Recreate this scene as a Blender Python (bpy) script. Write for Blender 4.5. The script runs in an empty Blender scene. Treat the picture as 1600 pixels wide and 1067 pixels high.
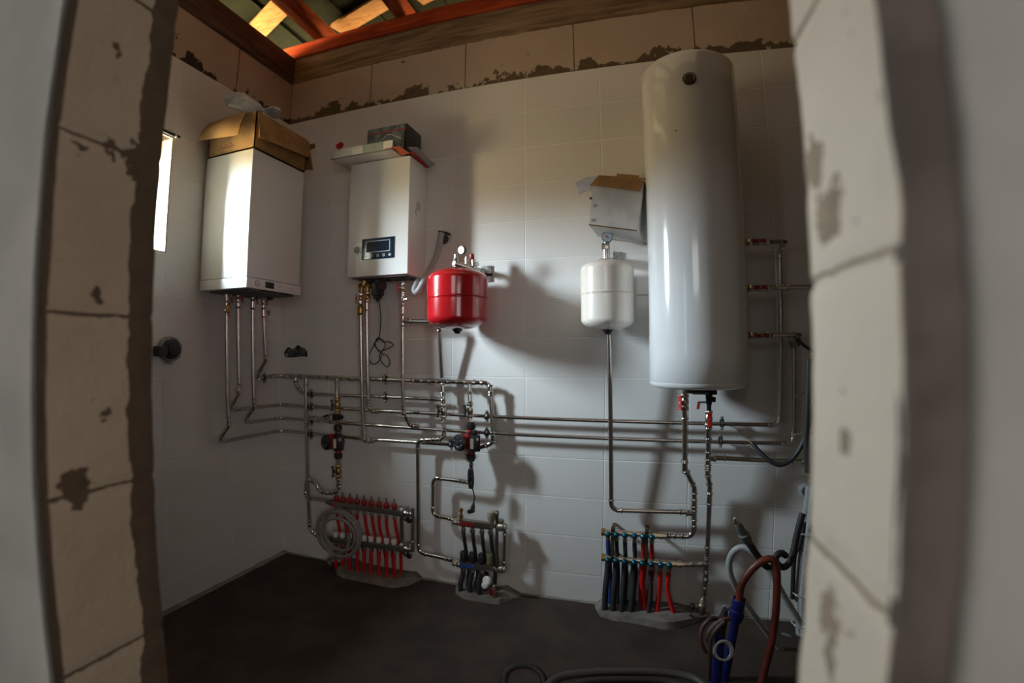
import bpy, bmesh, math, random
from mathutils import Vector, Matrix, noise as mnoise
SC = bpy.context.scene
COL = SC.collection
random.seed(4)

# ------------------------------------------------------------------ camera (wide barrel-distorting lens)
cd = bpy.data.cameras.new('camera')
cam = bpy.data.objects.new('camera', cd); COL.objects.link(cam)
cam.matrix_world = Matrix(((0.958280683, 0.006977379, 0.285743677, 2.21453707),
                           (0.285827980, -0.020922376, -0.958052514, -2.37368439),
                           (-0.000706259, 0.999756766, -0.022043839, 1.28744161), (0, 0, 0, 1)))
cd.type = 'PANO'
cd.sensor_width = 36.0; cd.sensor_height = 24.0075; cd.sensor_fit = 'HORIZONTAL'
cd.clip_start = 0.01
LENS = dict(panorama_type='FISHEYE_LENS_POLYNOMIAL', fisheye_fov=3.0, fisheye_polynomial_k0=0.0,
            fisheye_polynomial_k1=-5.79333631e-02, fisheye_polynomial_k2=-2.12103609e-04,
            fisheye_polynomial_k3=5.35088257e-05, fisheye_polynomial_k4=-9.32888240e-07)
for tgt in (cd, getattr(cd, 'cycles', None)):
    if tgt is None: continue
    for k, v in LENS.items():
        try: setattr(tgt, k, v)
        except Exception: pass
cd.dof.use_dof = True; cd.dof.focus_distance = 2.35; cd.dof.aperture_fstop = 4.0
SC.camera = cam
SC.view_settings.view_transform = 'Standard'; SC.view_settings.look = 'None'
SC.view_settings.gamma = 1.0; SC.view_settings.use_curve_mapping = False
SC.view_settings.exposure = 0.0
SC.cycles.use_denoising = True
SC.cycles.sample_clamp_indirect = 6.0
SC.cycles.max_bounces = 8; SC.cycles.caustics_reflective = False; SC.cycles.caustics_refractive = False

# ------------------------------------------------------------------ world: overcast sky over dull ground
wd = bpy.data.worlds.new('world'); SC.world = wd; wd.use_nodes = True
nt = wd.node_tree; nt.nodes.clear()
wo = nt.nodes.new('ShaderNodeOutputWorld'); wb = nt.nodes.new('ShaderNodeBackground')
tc = nt.nodes.new('ShaderNodeTexCoord'); sx = nt.nodes.new('ShaderNodeSeparateXYZ')
mr = nt.nodes.new('ShaderNodeMapRange'); cr = nt.nodes.new('ShaderNodeValToRGB')
nt.links.new(tc.outputs['Generated'], sx.inputs[0]); nt.links.new(sx.outputs['Z'], mr.inputs['Value'])
mr.inputs['From Min'].default_value = -1; mr.inputs['From Max'].default_value = 1
e = cr.color_ramp.elements
e[0].position = 0.0; e[0].color = (0.055, 0.038, 0.018, 1)
e[1].position = 0.535; e[1].color = (0.105, 0.080, 0.038, 1)
a = e.new(0.585); a.color = (0.60, 0.72, 0.80, 1)
a = e.new(1.0); a.color = (0.75, 0.92, 1.0, 1)
nt.links.new(mr.outputs[0], cr.inputs[0]); nt.links.new(cr.outputs[0], wb.inputs[0])
# the sky is brighter towards the open side (-Y) than over the neighbouring building
md = nt.nodes.new('ShaderNodeMapRange'); md.inputs['From Min'].default_value = -0.62; md.inputs['From Max'].default_value = -0.12
md.inputs['To Min'].default_value = 1.0; md.inputs['To Max'].default_value = 0.20
nt.links.new(sx.outputs['Y'], md.inputs['Value'])
ms = nt.nodes.new('ShaderNodeMath'); ms.operation = 'MULTIPLY'; ms.inputs[1].default_value = 610.0
nt.links.new(md.outputs[0], ms.inputs[0]); nt.links.new(ms.outputs[0], wb.inputs[1])
nt.links.new(wb.outputs[0], wo.inputs[0])

def area(name, loc, rot, sx_, sy_, power, col=(1, 1, 1), portal=False):
    L = bpy.data.lights.new(name, 'AREA'); L.shape = 'RECTANGLE'; L.size = sx_; L.size_y = sy_
    L.energy = power; L.color = col
    o = bpy.data.objects.new(name, L); COL.objects.link(o); o.location = loc; o.rotation_euler = rot
    if portal: L.cycles.is_portal = True
    return o
R90 = math.pi / 2
# daylight through the small window in the left wall (portal guides sky light, adds none)
area('window_portal', (-0.30, -0.984, 2.053), (0, -R90, 0), 0.575, 0.36, 1.0, portal=True)
# daylight of the adjoining room behind the photographer, followed by added fill lamps
area('hall_lamp', (-0.2, -3.9, 1.75), (0, -R90, math.radians(28)), 1.1, 0.9, 8, (1.0, 0.97, 0.93))
area('hall_fill_light', (3.55, -4.3, 1.6), (math.radians(88), 0, math.radians(40)), 1.5, 1.3, 21, (1.0, 0.94, 0.90))  # added fill through the doorway, brightens the left boiler and left wall
area('frontal_fill_light', (1.9, -5.2, 2.4), (math.radians(68), 0, 0), 1.2, 0.7, 9.0, (1.0, 0.96, 0.92))  # unseen fill lamp added to soften the heater's dark side from the front
area('attic_fill_light', (1.5, -0.95, 3.50), (0, 0, 0), 2.6, 1.2, 5.0, (1.0, 0.74, 0.50))  # warm fill added under the roof to lift the upper walls, no real gap
# warm light spilling under the eaves onto the roof timbers
area('eave_daylight', (-0.75, 0.65, 2.75), (math.radians(180 - 25), math.radians(-20), 0), 1.2, 0.8, 16.0, (1.0, 0.68, 0.38))

# ------------------------------------------------------------------ materials
MATS = {}
def newmat(name):
    m = bpy.data.materials.new(name); m.use_nodes = True
    return m, m.node_tree, m.node_tree.nodes['Principled BSDF']
def mat(name, col, rough=0.5, metal=0.0, spec=0.5, coat=0.0, var=0.06, vscale=30.0, bump=0.0, bscale=80.0, alpha=None, trans=0.0, col2=None, ramp=(0.4, 0.6)):
    """procedural material: base colour broken up by noise, optional fine bump"""
    if name in MATS: return MATS[name]
    m, t, b = newmat(name); N = t.nodes; L = t.links
    tx = N.new('ShaderNodeTexCoord'); nz = N.new('ShaderNodeTexNoise'); nz.inputs['Scale'].default_value = vscale
    nz.inputs['Detail'].default_value = 4
    L.new(tx.outputs['Object'], nz.inputs['Vector'])
    rp = N.new('ShaderNodeValToRGB'); L.new(nz.outputs['Fac'], rp.inputs[0])
    if col2 is None: col2 = tuple(max(0, c * (1 - 2.2 * var)) for c in col)
    rp.color_ramp.elements[0].position = ramp[0]; rp.color_ramp.elements[1].position = ramp[1]
    rp.color_ramp.elements[0].color = (*col2, 1); rp.color_ramp.elements[1].color = (*col, 1)
    L.new(rp.outputs[0], b.inputs['Base Color'])
    b.inputs['Roughness'].default_value = rough; b.inputs['Metallic'].default_value = metal
    b.inputs['Specular IOR Level'].default_value = spec; b.inputs['Coat Weight'].default_value = coat
    b.inputs['Coat Roughness'].default_value = 0.06
    b.inputs['Transmission Weight'].default_value = trans
    if alpha is not None: b.inputs['Alpha'].default_value = alpha
    if bump:
        n2 = N.new('ShaderNodeTexNoise'); n2.inputs['Scale'].default_value = bscale; n2.inputs['Detail'].default_value = 6
        L.new(tx.outputs['Object'], n2.inputs['Vector'])
        bp = N.new('ShaderNodeBump'); bp.inputs['Strength'].default_value = bump; bp.inputs['Distance'].default_value = 0.004
        L.new(n2.outputs['Fac'], bp.inputs['Height']); L.new(bp.outputs[0], b.inputs['Normal'])
    MATS[name] = m
    return m
def M_(t, op, a, b=None, c=None):
    n = t.nodes.new('ShaderNodeMath'); n.operation = op
    for i, v in enumerate((a, b, c)):
        if v is None: continue
        if isinstance(v, (int, float)): n.inputs[i].default_value = v
        else: t.links.new(v, n.inputs[i])
    return n.outputs[0]
def tile_mat(name, axis, off):
    """glossy white 400 x 200 mm wall tile with fine grout joints"""
    m, t, b = newmat(name); N = t.nodes; L = t.links
    g = N.new('ShaderNodeNewGeometry'); s = N.new('ShaderNodeSeparateXYZ'); L.new(g.outputs['Position'], s.inputs[0])
    u = M_(t, 'DIVIDE', M_(t, 'SUBTRACT', s.outputs[axis], off), 0.4)
    v = M_(t, 'DIVIDE', M_(t, 'SUBTRACT', s.outputs['Z'], 2.76), 0.2)
    du = M_(t, 'MULTIPLY', M_(t, 'ABSOLUTE', M_(t, 'SUBTRACT', M_(t, 'FRACT', M_(t, 'ADD', u, 50.5)), 0.5)), 0.4)
    dv = M_(t, 'MULTIPLY', M_(t, 'ABSOLUTE', M_(t, 'SUBTRACT', M_(t, 'FRACT', M_(t, 'ADD', v, 50.5)), 0.5)), 0.2)
    d = M_(t, 'MINIMUM', du, dv)
    joint = M_(t, 'LESS_THAN', d, 0.0014)
    cx_ = N.new('ShaderNodeCombineXYZ')
    L.new(M_(t, 'FLOOR', M_(t, 'ADD', u, 50.0)), cx_.inputs[0]); L.new(M_(t, 'FLOOR', M_(t, 'ADD', v, 50.0)), cx_.inputs[1])
    wn = N.new('ShaderNodeTexWhiteNoise'); L.new(cx_.outputs[0], wn.inputs['Vector'])
    mx = N.new('ShaderNodeMix'); mx.data_type = 'RGBA'; mx.inputs[6].default_value = (0.77, 0.755, 0.735, 1); mx.inputs[7].default_value = (0.81, 0.795, 0.775, 1)
    L.new(wn.outputs['Value'], mx.inputs[0])
    m2 = N.new('ShaderNodeMix'); m2.data_type = 'RGBA'; m2.inputs[7].default_value = (0.92, 0.92, 0.90, 1)
    L.new(joint, m2.inputs[0]); L.new(mx.outputs[2], m2.inputs[6]); L.new(m2.outputs[2], b.inputs['Base Color'])
    rr = M_(t, 'ADD', M_(t, 'MULTIPLY', joint, 0.5), 0.16); L.new(rr, b.inputs['Roughness'])
    b.inputs['Specular IOR Level'].default_value = 0.5
    nz = N.new('ShaderNodeTexNoise'); nz.inputs['Scale'].default_value = 9; L.new(g.outputs['Position'], nz.inputs['Vector'])
    n3 = N.new('ShaderNodeTexNoise'); n3.inputs['Scale'].default_value = 160; L.new(g.outputs['Position'], n3.inputs['Vector'])
    prof = M_(t, 'MINIMUM', M_(t, 'MULTIPLY', d, 250.0), 1.0)
    h = M_(t, 'ADD', M_(t, 'ADD', prof, M_(t, 'MULTIPLY', nz.outputs['Fac'], 0.9)), M_(t, 'MULTIPLY', n3.outputs['Fac'], 0.05))
    bp = N.new('ShaderNodeBump'); bp.inputs['Strength'].default_value = 0.55; bp.inputs['Distance'].default_value = 0.002
    L.new(h, bp.inputs['Height']); L.new(bp.outputs[0], b.inputs['Normal'])
    return m
def block_mat(name, base, mortar, ax, joints_u, uo, z0, zt, band=None, rough=0.9, thr=0.52, basedir='Z'):
    """aerated-concrete blocks: bed joints every 0.3 m, perpends every joints_u, ragged mortar smears.
       band = (axis, limit, sign, wobble): mortar covers where sign*(pos-limit) > wobble*noise"""
    m, t, b = newmat(name); N = t.nodes; L = t.links
    g = N.new('ShaderNodeNewGeometry'); s = N.new('ShaderNodeSeparateXYZ'); L.new(g.outputs['Position'], s.inputs[0])
    def noi(sc, det=6, mp=None):
        n = N.new('ShaderNodeTexNoise'); n.inputs['Scale'].default_value = sc; n.inputs['Detail'].default_value = det
        n.inputs['Roughness'].default_value = 0.62
        if mp:
            q = N.new('ShaderNodeMapping'); q.inputs['Scale'].default_value = mp; L.new(g.outputs['Position'], q.inputs[0]); L.new(q.outputs[0], n.inputs['Vector'])
        else: L.new(g.outputs['Position'], n.inputs['Vector'])
        return n.outputs['Fac']
    nA = noi(5.0); nB = noi(26.0); nC = noi(2.2, 3); nP = noi(9.0, 5)
    wob = M_(t, 'MULTIPLY', M_(t, 'SUBTRACT', nB, 0.5), 0.012)
    v = M_(t, 'DIVIDE', M_(t, 'ADD', M_(t, 'SUBTRACT', s.outputs['Z'], z0), wob), 0.3)
    dv = M_(t, 'MULTIPLY', M_(t, 'ABSOLUTE', M_(t, 'SUBTRACT', M_(t, 'FRACT', M_(t, 'ADD', v, 20.5)), 0.5)), 0.3)
    d = dv
    if joints_u:
        row = M_(t, 'FLOOR', M_(t, 'ADD', v, 20.0))
        u = M_(t, 'DIVIDE', M_(t, 'ADD', M_(t, 'SUBTRACT', s.outputs[ax], uo), M_(t, 'MULTIPLY', row, joints_u * 0.5)), joints_u)
        du = M_(t, 'MULTIPLY', M_(t, 'ABSOLUTE', M_(t, 'SUBTRACT', M_(t, 'FRACT', M_(t, 'ADD', u, 40.5)), 0.5)), joints_u)
        d = M_(t, 'MINIMUM', dv, du)
    joint = M_(t, 'LESS_THAN', d, M_(t, 'MULTIPLY', nB, 0.006))
    mask = joint
    # loose smears
    sm = M_(t, 'GREATER_THAN', nP, thr + 0.12)
    mask = M_(t, 'MAXIMUM', mask, sm)
    for (bx_, lim, sg, wb_) in (band or []):
        w2 = M_(t, 'MULTIPLY', M_(t, 'SUBTRACT', nA, 0.5), wb_ * 2.4)
        w3 = M_(t, 'MULTIPLY', M_(t, 'SUBTRACT', nB, 0.5), wb_ * 0.8)
        ds = M_(t, 'MULTIPLY', M_(t, 'SUBTRACT', s.outputs[bx_], lim), sg)
        mask = M_(t, 'MAXIMUM', mask, M_(t, 'GREATER_THAN', M_(t, 'ADD', M_(t, 'ADD', ds, w2), w3), 0.0))
    mxa = N.new('ShaderNodeMix'); mxa.data_type = 'RGBA'; L.new(nC, mxa.inputs[0])
    mxa.inputs[6].default_value = (*[c * 0.78 for c in base], 1); mxa.inputs[7].default_value = (*[min(1, c * 1.12) for c in base], 1)
    mxb = N.new('ShaderNodeMix'); mxb.data_type = 'RGBA'; L.new(nB, mxb.inputs[0])
    mxb.inputs[6].default_value = (*[c * 0.6 for c in mortar], 1); mxb.inputs[7].default_value = (*[c * 1.3 for c in mortar], 1)
    mx = N.new('ShaderNodeMix'); mx.data_type = 'RGBA'; L.new(mask, mx.inputs[0]); L.new(mxa.outputs[2], mx.inputs[6]); L.new(mxb.outputs[2], mx.inputs[7])
    L.new(mx.outputs[2], b.inputs['Base Color']); b.inputs['Roughness'].default_value = rough
    b.inputs['Specular IOR Level'].default_value = 0.2
    h = M_(t, 'ADD', M_(t, 'MULTIPLY', nB, 0.5), M_(t, 'MULTIPLY', mask, -0.6)); h = M_(t, 'ADD', h, M_(t, 'MULTIPLY', noi(90, 6), 0.5))
    bp = N.new('ShaderNodeBump'); bp.inputs['Strength'].default_value = 0.8; bp.inputs['Distance'].default_value = 0.006
    L.new(h, bp.inputs['Height']); L.new(bp.outputs[0], b.inputs['Normal'])
    return m
def wood_mat(name, c1, c2, stretch, rough=0.75, knots=True):
    m, t, b = newmat(name); N = t.nodes; L = t.links
    tx = N.new('ShaderNodeNewGeometry'); q = N.new('ShaderNodeMapping'); q.inputs['Scale'].default_value = stretch
    L.new(tx.outputs['Position'], q.inputs[0])
    n = N.new('ShaderNodeTexNoise'); n.inputs['Scale'].default_value = 6; n.inputs['Detail'].default_value = 8; n.inputs['Distortion'].default_value = 0.8
    L.new(q.outputs[0], n.inputs['Vector'])
    r = N.new('ShaderNodeValToRGB'); r.color_ramp.elements[0].position = 0.36; r.color_ramp.elements[1].position = 0.66
    r.color_ramp.elements[0].color = (*c1, 1); r.color_ramp.elements[1].color = (*c2, 1)
    L.new(n.outputs['Fac'], r.inputs[0]); L.new(r.outputs[0], b.inputs['Base Color']); b.inputs['Roughness'].default_value = rough
    b.inputs['Specular IOR Level'].default_value = 0.25
    bp = N.new('ShaderNodeBump'); bp.inputs['Strength'].default_value = 0.5; bp.inputs['Distance'].default_value = 0.003
    L.new(n.outputs['Fac'], bp.inputs['Height']); L.new(bp.outputs[0], b.inputs['Normal'])
    return m

STEEL = mat('stainless_steel', (0.62, 0.57, 0.53), 0.24, 1.0, var=0.05)
FIT = mat('polished_fitting', (0.72, 0.69, 0.65), 0.16, 1.0, var=0.08)
BRASS = mat('brass', (0.50, 0.31, 0.10), 0.32, 1.0, var=0.12)
NICKEL = mat('nickel_plated_brass', (0.66, 0.61, 0.54), 0.28, 1.0, var=0.1)
ZINC = mat('galvanised_steel', (0.55, 0.56, 0.57), 0.4, 1.0, var=0.15, vscale=60)
BLACK = mat('black_plastic', (0.012, 0.012, 0.013), 0.42)
RUBBER = mat('black_rubber', (0.018, 0.018, 0.018), 0.6)
REDP = mat('red_plastic_handle', (0.55, 0.02, 0.015), 0.35)
WHITE_ENAMEL = mat('white_enamel', (0.80, 0.81, 0.81), 0.13, coat=0.5, var=0.01, vscale=3)
WHITE_SHEET = mat('white_powder_coat', (0.78, 0.78, 0.76), 0.27, coat=0.12, var=0.012, vscale=4)
RED_ENAMEL = mat('red_enamel', (0.40, 0.006, 0.010), 0.18, coat=0.6, var=0.05, vscale=10)
IVORY = mat('ivory_enamel', (0.80, 0.72, 0.63), 0.22, coat=0.4, var=0.02, vscale=8)
CARD = mat('brown_cardboard', (0.36, 0.20, 0.07), 0.85, var=0.12, vscale=14, bump=0.25, bscale=120)
CARD_IN = mat('corrugated_cardboard_edge', (0.20, 0.10, 0.04), 0.9)
CARDW = mat('white_cardboard', (0.66, 0.64, 0.62), 0.6, var=0.06, vscale=16)
DARKGLASS = mat('dark_display_glass', (0.010, 0.030, 0.055), 0.12, coat=0.3)
PRINT = mat('grey_print', (0.32, 0.34, 0.36), 0.5)
WPRINT = mat('white_print', (0.75, 0.78, 0.8), 0.5)
DIAL = mat('white_dial', (0.72, 0.76, 0.80), 0.35)
REDPIPE = mat('red_plastic_pipe', (0.60, 0.015, 0.012), 0.4, var=0.06)
DARKPIPE = mat('dark_foam_pipe', (0.024, 0.026, 0.029), 0.75, var=0.12)
BLUEPIPE = mat('blue_plastic_pipe', (0.02, 0.05, 0.20), 0.45)
BLUE = mat('blue_enamel', (0.008, 0.014, 0.13), 0.3, coat=0.3, var=0.1)
GREYHOSE = mat('grey_hose', (0.42, 0.44, 0.44), 0.5, var=0.06)
DGREYHOSE = mat('dark_grey_hose', (0.16, 0.15, 0.145), 0.6, var=0.08)
ORANGEHOSE = mat('red_brown_hose', (0.17, 0.032, 0.018), 0.4, var=0.2, vscale=12)
CAST = mat('red_cast_iron', (0.30, 0.022, 0.022), 0.4, var=0.15, vscale=40, bump=0.2, bscale=200)
TEAL = mat('blue_steel_knob', (0.03, 0.22, 0.32), 0.2, metal=0.8, var=0.2)
WCAP = mat('white_plastic_cap', (0.80, 0.78, 0.75), 0.4)
GREENCAP = mat('olive_plastic_cap', (0.13, 0.12, 0.05), 0.5)
BAG = mat('clear_plastic_film', (0.80, 0.80, 0.80), 0.18, var=0.1, vscale=25, bump=0.8, bscale=45, alpha=0.8)
CEMENT = mat('cement_fillet', (0.30, 0.28, 0.25), 0.9, var=0.15, vscale=9, bump=0.5, bscale=60)
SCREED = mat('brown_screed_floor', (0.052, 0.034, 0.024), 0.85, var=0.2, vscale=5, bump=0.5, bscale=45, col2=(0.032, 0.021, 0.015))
PLASTER = mat('grey_plaster', (0.50, 0.49, 0.46), 0.8, var=0.07, vscale=5, bump=0.35, bscale=28)
SHEETMETAL = mat('olive_roof_sheet', (0.012, 0.015, 0.010), 0.85, spec=0.08, var=0.1)
TILE_B = tile_mat('white_wall_tile_back', 'X', -0.0234)
TILE_L = tile_mat('white_wall_tile_left', 'Y', -0.4055)
TILE_R = tile_mat('white_wall_tile_right', 'Y', -0.2)
BLOCK_UP = block_mat('upper_block_wall', (0.58, 0.46, 0.36), (0.15, 0.11, 0.07), 'X', 0.62, 0.918, 2.455, 0, band=[('Z', 2.80, -1, 0.17)], thr=0.57)
BLOCK_UPL = block_mat('upper_block_wall_left', (0.50, 0.39, 0.30), (0.06, 0.038, 0.024), 'Y', 0.62, -0.13, 2.455, 0, band=[('Z', 2.79, -1, 0.16)], thr=0.56)
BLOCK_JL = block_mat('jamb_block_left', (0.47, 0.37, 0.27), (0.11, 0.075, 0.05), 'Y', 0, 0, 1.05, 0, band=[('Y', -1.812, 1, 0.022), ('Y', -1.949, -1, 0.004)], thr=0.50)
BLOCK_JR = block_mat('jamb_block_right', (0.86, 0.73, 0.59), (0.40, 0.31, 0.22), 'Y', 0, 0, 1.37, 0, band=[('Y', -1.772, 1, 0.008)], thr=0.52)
BLOCK_RV = block_mat('window_reveal_block', (0.62, 0.58, 0.48), (0.25, 0.2, 0.13), 'X', 0, 0, 1.95, 0, thr=0.56)
DARKMORTAR = mat('dark_edge_mortar', (0.17, 0.14, 0.115), 0.9, var=0.15, vscale=9, bump=0.6, bscale=40)
BARE = mat('bare_mortar', (0.20, 0.155, 0.11), 0.9, var=0.2, vscale=7, bump=0.6, bscale=40)
WOOD_OLD = wood_mat('weathered_timber', (0.17, 0.11, 0.06), (0.36, 0.25, 0.14), (0.5, 0.5, 6))
WOOD_DARK = wood_mat('dark_weathered_timber', (0.060, 0.036, 0.022), (0.15, 0.095, 0.055), (6, 0.5, 6))
WOOD_RED = wood_mat('red_stained_timber', (0.34, 0.040, 0.012), (0.62, 0.10, 0.028), (0.7, 5, 5))
WOOD_REDR = wood_mat('red_stained_rafter', (0.14, 0.022, 0.008), (0.32, 0.060, 0.019), (5, 0.7, 5))
WOOD_PINE = wood_mat('fresh_pine_board', (0.26, 0.13, 0.05), (0.40, 0.215, 0.09), (2.0, 9, 6))

# ------------------------------------------------------------------ mesh helpers
def V(*a): return Vector(a if len(a) > 1 else a[0])
def frame(d):
    d = Vector(d).normalized()
    up = Vector((0, 0, 1)) if abs(d.z) < 0.92 else Vector((1, 0, 0))
    a = d.cross(up).normalized(); b = a.cross(d).normalized()
    return a, b, d
class MB:
    """collects shapes into one mesh object"""
    def __init__(self): self.bm = bmesh.new()
    def _m(self, vs, fs):
        bv = [self.bm.verts.new(v) for v in vs]
        for f in fs:
            try: self.bm.faces.new([bv[i] for i in f])
            except ValueError: pass
        return bv
    def hexa(self, c, bev=0.0):
        """c: 8 corners, bottom ring 0-3 counter-clockwise seen from above, top ring 4-7"""
        t = bmesh.new(); bv = [t.verts.new(v) for v in c]
        for f in ((3, 2, 1, 0), (4, 5, 6, 7), (0, 1, 5, 4), (1, 2, 6, 5), (2, 3, 7, 6), (3, 0, 4, 7)): t.faces.new([bv[i] for i in f])
        if bev: bmesh.ops.bevel(t, geom=list(t.edges), offset=bev, segments=2, profile=0.6, affect='EDGES')
        bmesh.ops.recalc_face_normals(t, faces=t.faces)
        me = bpy.data.meshes.new('t'); t.to_mesh(me); t.free(); self.bm.from_mesh(me); bpy.data.meshes.remove(me)
        return self
    def box(self, lo, hi, bev=0.0):
        (a, b, c), (d, e_, f) = lo, hi
        return self.hexa([(a, b, c), (d, b, c), (d, e_, c), (a, e_, c), (a, b, f), (d, b, f), (d, e_, f), (a, e_, f)], bev)
    def obox(self, cen, size, ax, bev=0.0):
        """oriented box: ax = three unit axes"""
        cen = Vector(cen); x, y, z = [Vector(q) * s / 2 for q, s in zip(ax, size)]
        return self.hexa([cen - x - y - z, cen + x - y - z, cen + x + y - z, cen - x + y - z, cen - x - y + z, cen + x - y + z, cen + x + y + z, cen - x + y + z], bev)
    def lathe(self, base, d, prof, n=20, cap=True):
        """prof: (distance along d, radius)"""
        a, b, d = frame(d); base = Vector(base); rings = []
        for h, r in prof:
            r = max(r, 1e-5)
            rings.append([self.bm.verts.new(base + d * h + (a * math.cos(2 * math.pi * k / n) + b * math.sin(2 * math.pi * k / n)) * r) for k in range(n)])
        for i in range(len(rings) - 1):
            for k in range(n):
                self.bm.faces.new((rings[i][k], rings[i][(k + 1) % n], rings[i + 1][(k + 1) % n], rings[i + 1][k]))
        if cap:
            self.bm.faces.new(rings[0][::-1]); self.bm.faces.new(rings[-1])
        return self
    def cyl(self, p0, p1, r0, r1=None, n=16):
        p0 = Vector(p0); p1 = Vector(p1); r1 = r0 if r1 is None else r1
        return self.lathe(p0, p1 - p0, [(0, r0), ((p1 - p0).length, r1)], n)
    def tube(self, pts, r, n=12, closed=False, rfun=None):
        pts = [Vector(p) for p in pts]; rings = []; N_ = len(pts)
        if N_ < 2: return self
        t0 = (pts[1] - pts[0]).normalized(); a, b, _ = frame(t0)
        for i, p in enumerate(pts):
            if closed: t = (pts[(i + 1) % N_] - pts[i - 1])
            elif i == 0: t = pts[1] - pts[0]
            elif i == N_ - 1: t = pts[-1] - pts[-2]
            else: t = (pts[i + 1] - p).normalized() + (p - pts[i - 1]).normalized()
            if t.length < 1e-9: t = t0
            t = t.normalized(); a = (a - t * a.dot(t)).normalized(); b = t.cross(a)
            rr = rfun(i) if rfun else r
            rings.append([self.bm.verts.new(p + (a * math.cos(2 * math.pi * k / n) + b * math.sin(2 * math.pi * k / n)) * rr) for k in range(n)])
        for i in range(N_ if closed else N_ - 1):
            r0, r1 = rings[i], rings[(i + 1) % N_]
            for k in range(n): self.bm.faces.new((r0[k], r0[(k + 1) % n], r1[(k + 1) % n], r1[k]))
        if not closed: self.bm.faces.new(rings[0][::-1]); self.bm.faces.new(rings[-1])
        return self
    def ring(self, c, d, R, r, n=28, m=8):
        a, b, d = frame(d); c = Vector(c)
        return self.tube([c + (a * math.cos(2 * math.pi * k / n) + b * math.sin(2 * math.pi * k / n)) * R for k in range(n)], r, m, closed=True)
    def ball(self, c, r, n=14):
        pr = [(-r * math.cos(math.pi * k / 9), r * math.sin(math.pi * k / 9)) for k in range(10)]
        return self.lathe(c, (0, 0, 1), pr, n, cap=False)
    def sheet(self, grid, th):
        """thin curved sheet of real thickness from a grid of points"""
        g = [[Vector(p) for p in row] for row in grid]; R_, C_ = len(g), len(g[0])
        nn = [[None] * C_ for _ in range(R_)]
        for i in range(R_):
            for j in range(C_):
                u = g[min(i + 1, R_ - 1)][j] - g[max(i - 1, 0)][j]; v = g[i][min(j + 1, C_ - 1)] - g[i][max(j - 1, 0)]
                q = u.cross(v); nn[i][j] = q.normalized() if q.length > 1e-12 else Vector((0, 0, 1))
        A = [[self.bm.verts.new(g[i][j] + nn[i][j] * th / 2) for j in range(C_)] for i in range(R_)]
        B = [[self.bm.verts.new(g[i][j] - nn[i][j] * th / 2) for j in range(C_)] for i in range(R_)]
        f = self.bm.faces.new
        for i in range(R_ - 1):
            for j in range(C_ - 1):
                f((A[i][j], A[i + 1][j], A[i + 1][j + 1], A[i][j + 1])); f((B[i][j], B[i][j + 1], B[i + 1][j + 1], B[i + 1][j]))
        for i in range(R_ - 1):
            f((A[i][0], B[i][0], B[i + 1][0], A[i + 1][0])); f((A[i][-1], A[i + 1][-1], B[i + 1][-1], B[i][-1]))
        for j in range(C_ - 1):
            f((A[0][j], A[0][j + 1], B[0][j + 1], B[0][j])); f((A[-1][j], B[-1][j], B[-1][j + 1], A[-1][j + 1]))
        return self
    def build(self, name, m, parent=None, angle=38, recalc=True):
        if recalc: bmesh.ops.recalc_face_normals(self.bm, faces=self.bm.faces)
        off = Vector(parent.get('_o', (0, 0, 0))) if parent else Vector((0, 0, 0))
        if parent:
            for v in self.bm.verts: v.co -= off
        me = bpy.data.meshes.new(name); self.bm.to_mesh(me); self.bm.free()
        me.materials.append(m)
        for p in me.polygons: p.use_smooth = True
        me.set_sharp_from_angle(angle=math.radians(angle))
        o = bpy.data.objects.new(name, me); COL.objects.link(o)
        if parent:
            own = parent.get('_own')
            o.parent = parent; o['_o'] = tuple(off)
        return o
ROOTS = []
def thing(name, label, cat, loc, group=None):
    o = bpy.data.objects.new(name, None); o.empty_display_size = 0.05; COL.objects.link(o)
    o.location = loc; o['label'] = label; o['category'] = cat; o['_o'] = tuple(loc)
    if group: o['group'] = group
    return o
def tag(o, label, cat, group=None, kind=None):
    o['label'] = label; o['category'] = cat
    if group: o['group'] = group
    if kind: o['kind'] = kind
    return o
def struct(o): o['kind'] = 'structure'; return o
def copy_tree(o, delta, label=None):
    c = o.copy(); COL.objects.link(c); c.location = Vector(o.location) + Vector(delta)
    if label: c['label'] = label
    for ch in list(o.children):
        k = ch.copy(); COL.objects.link(k); k.parent = c
        for gch in list(ch.children):
            q = gch.copy(); COL.objects.link(q); q.parent = k
    return c
def dup_part(o, delta, parent=None):
    """copy of a part (sharing its mesh) shifted by delta"""
    c = o.copy(); COL.objects.link(c); c.location = Vector(o.location) + Vector(delta); c.parent = parent or o.parent
    for ch in list(o.children):
        k = ch.copy(); COL.objects.link(k); k.parent = c
    return c
def lerp(a, b, t): return Vector(a) * (1 - t) + Vector(b) * t
def spline(pts, n=8, closed=False):
    """Catmull-Rom through points"""
    P = [Vector(p) for p in pts]; out = []; N_ = len(P)
    rng = range(N_ if closed else N_ - 1)
    for i in rng:
        if closed: p0, p1, p2, p3 = P[i - 1], P[i], P[(i + 1) % N_], P[(i + 2) % N_]
        else: p0, p1, p2, p3 = P[max(i - 1, 0)], P[i], P[i + 1], P[min(i + 2, N_ - 1)]
        for k in range(n):
            t = k / n
            out.append(0.5 * ((2 * p1) + (p2 - p0) * t + (2 * p0 - 5 * p1 + 4 * p2 - p3) * t * t + (3 * p1 - p0 - 3 * p2 + p3) * t ** 3))
    if not closed: out.append(P[-1])
    return out

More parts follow.
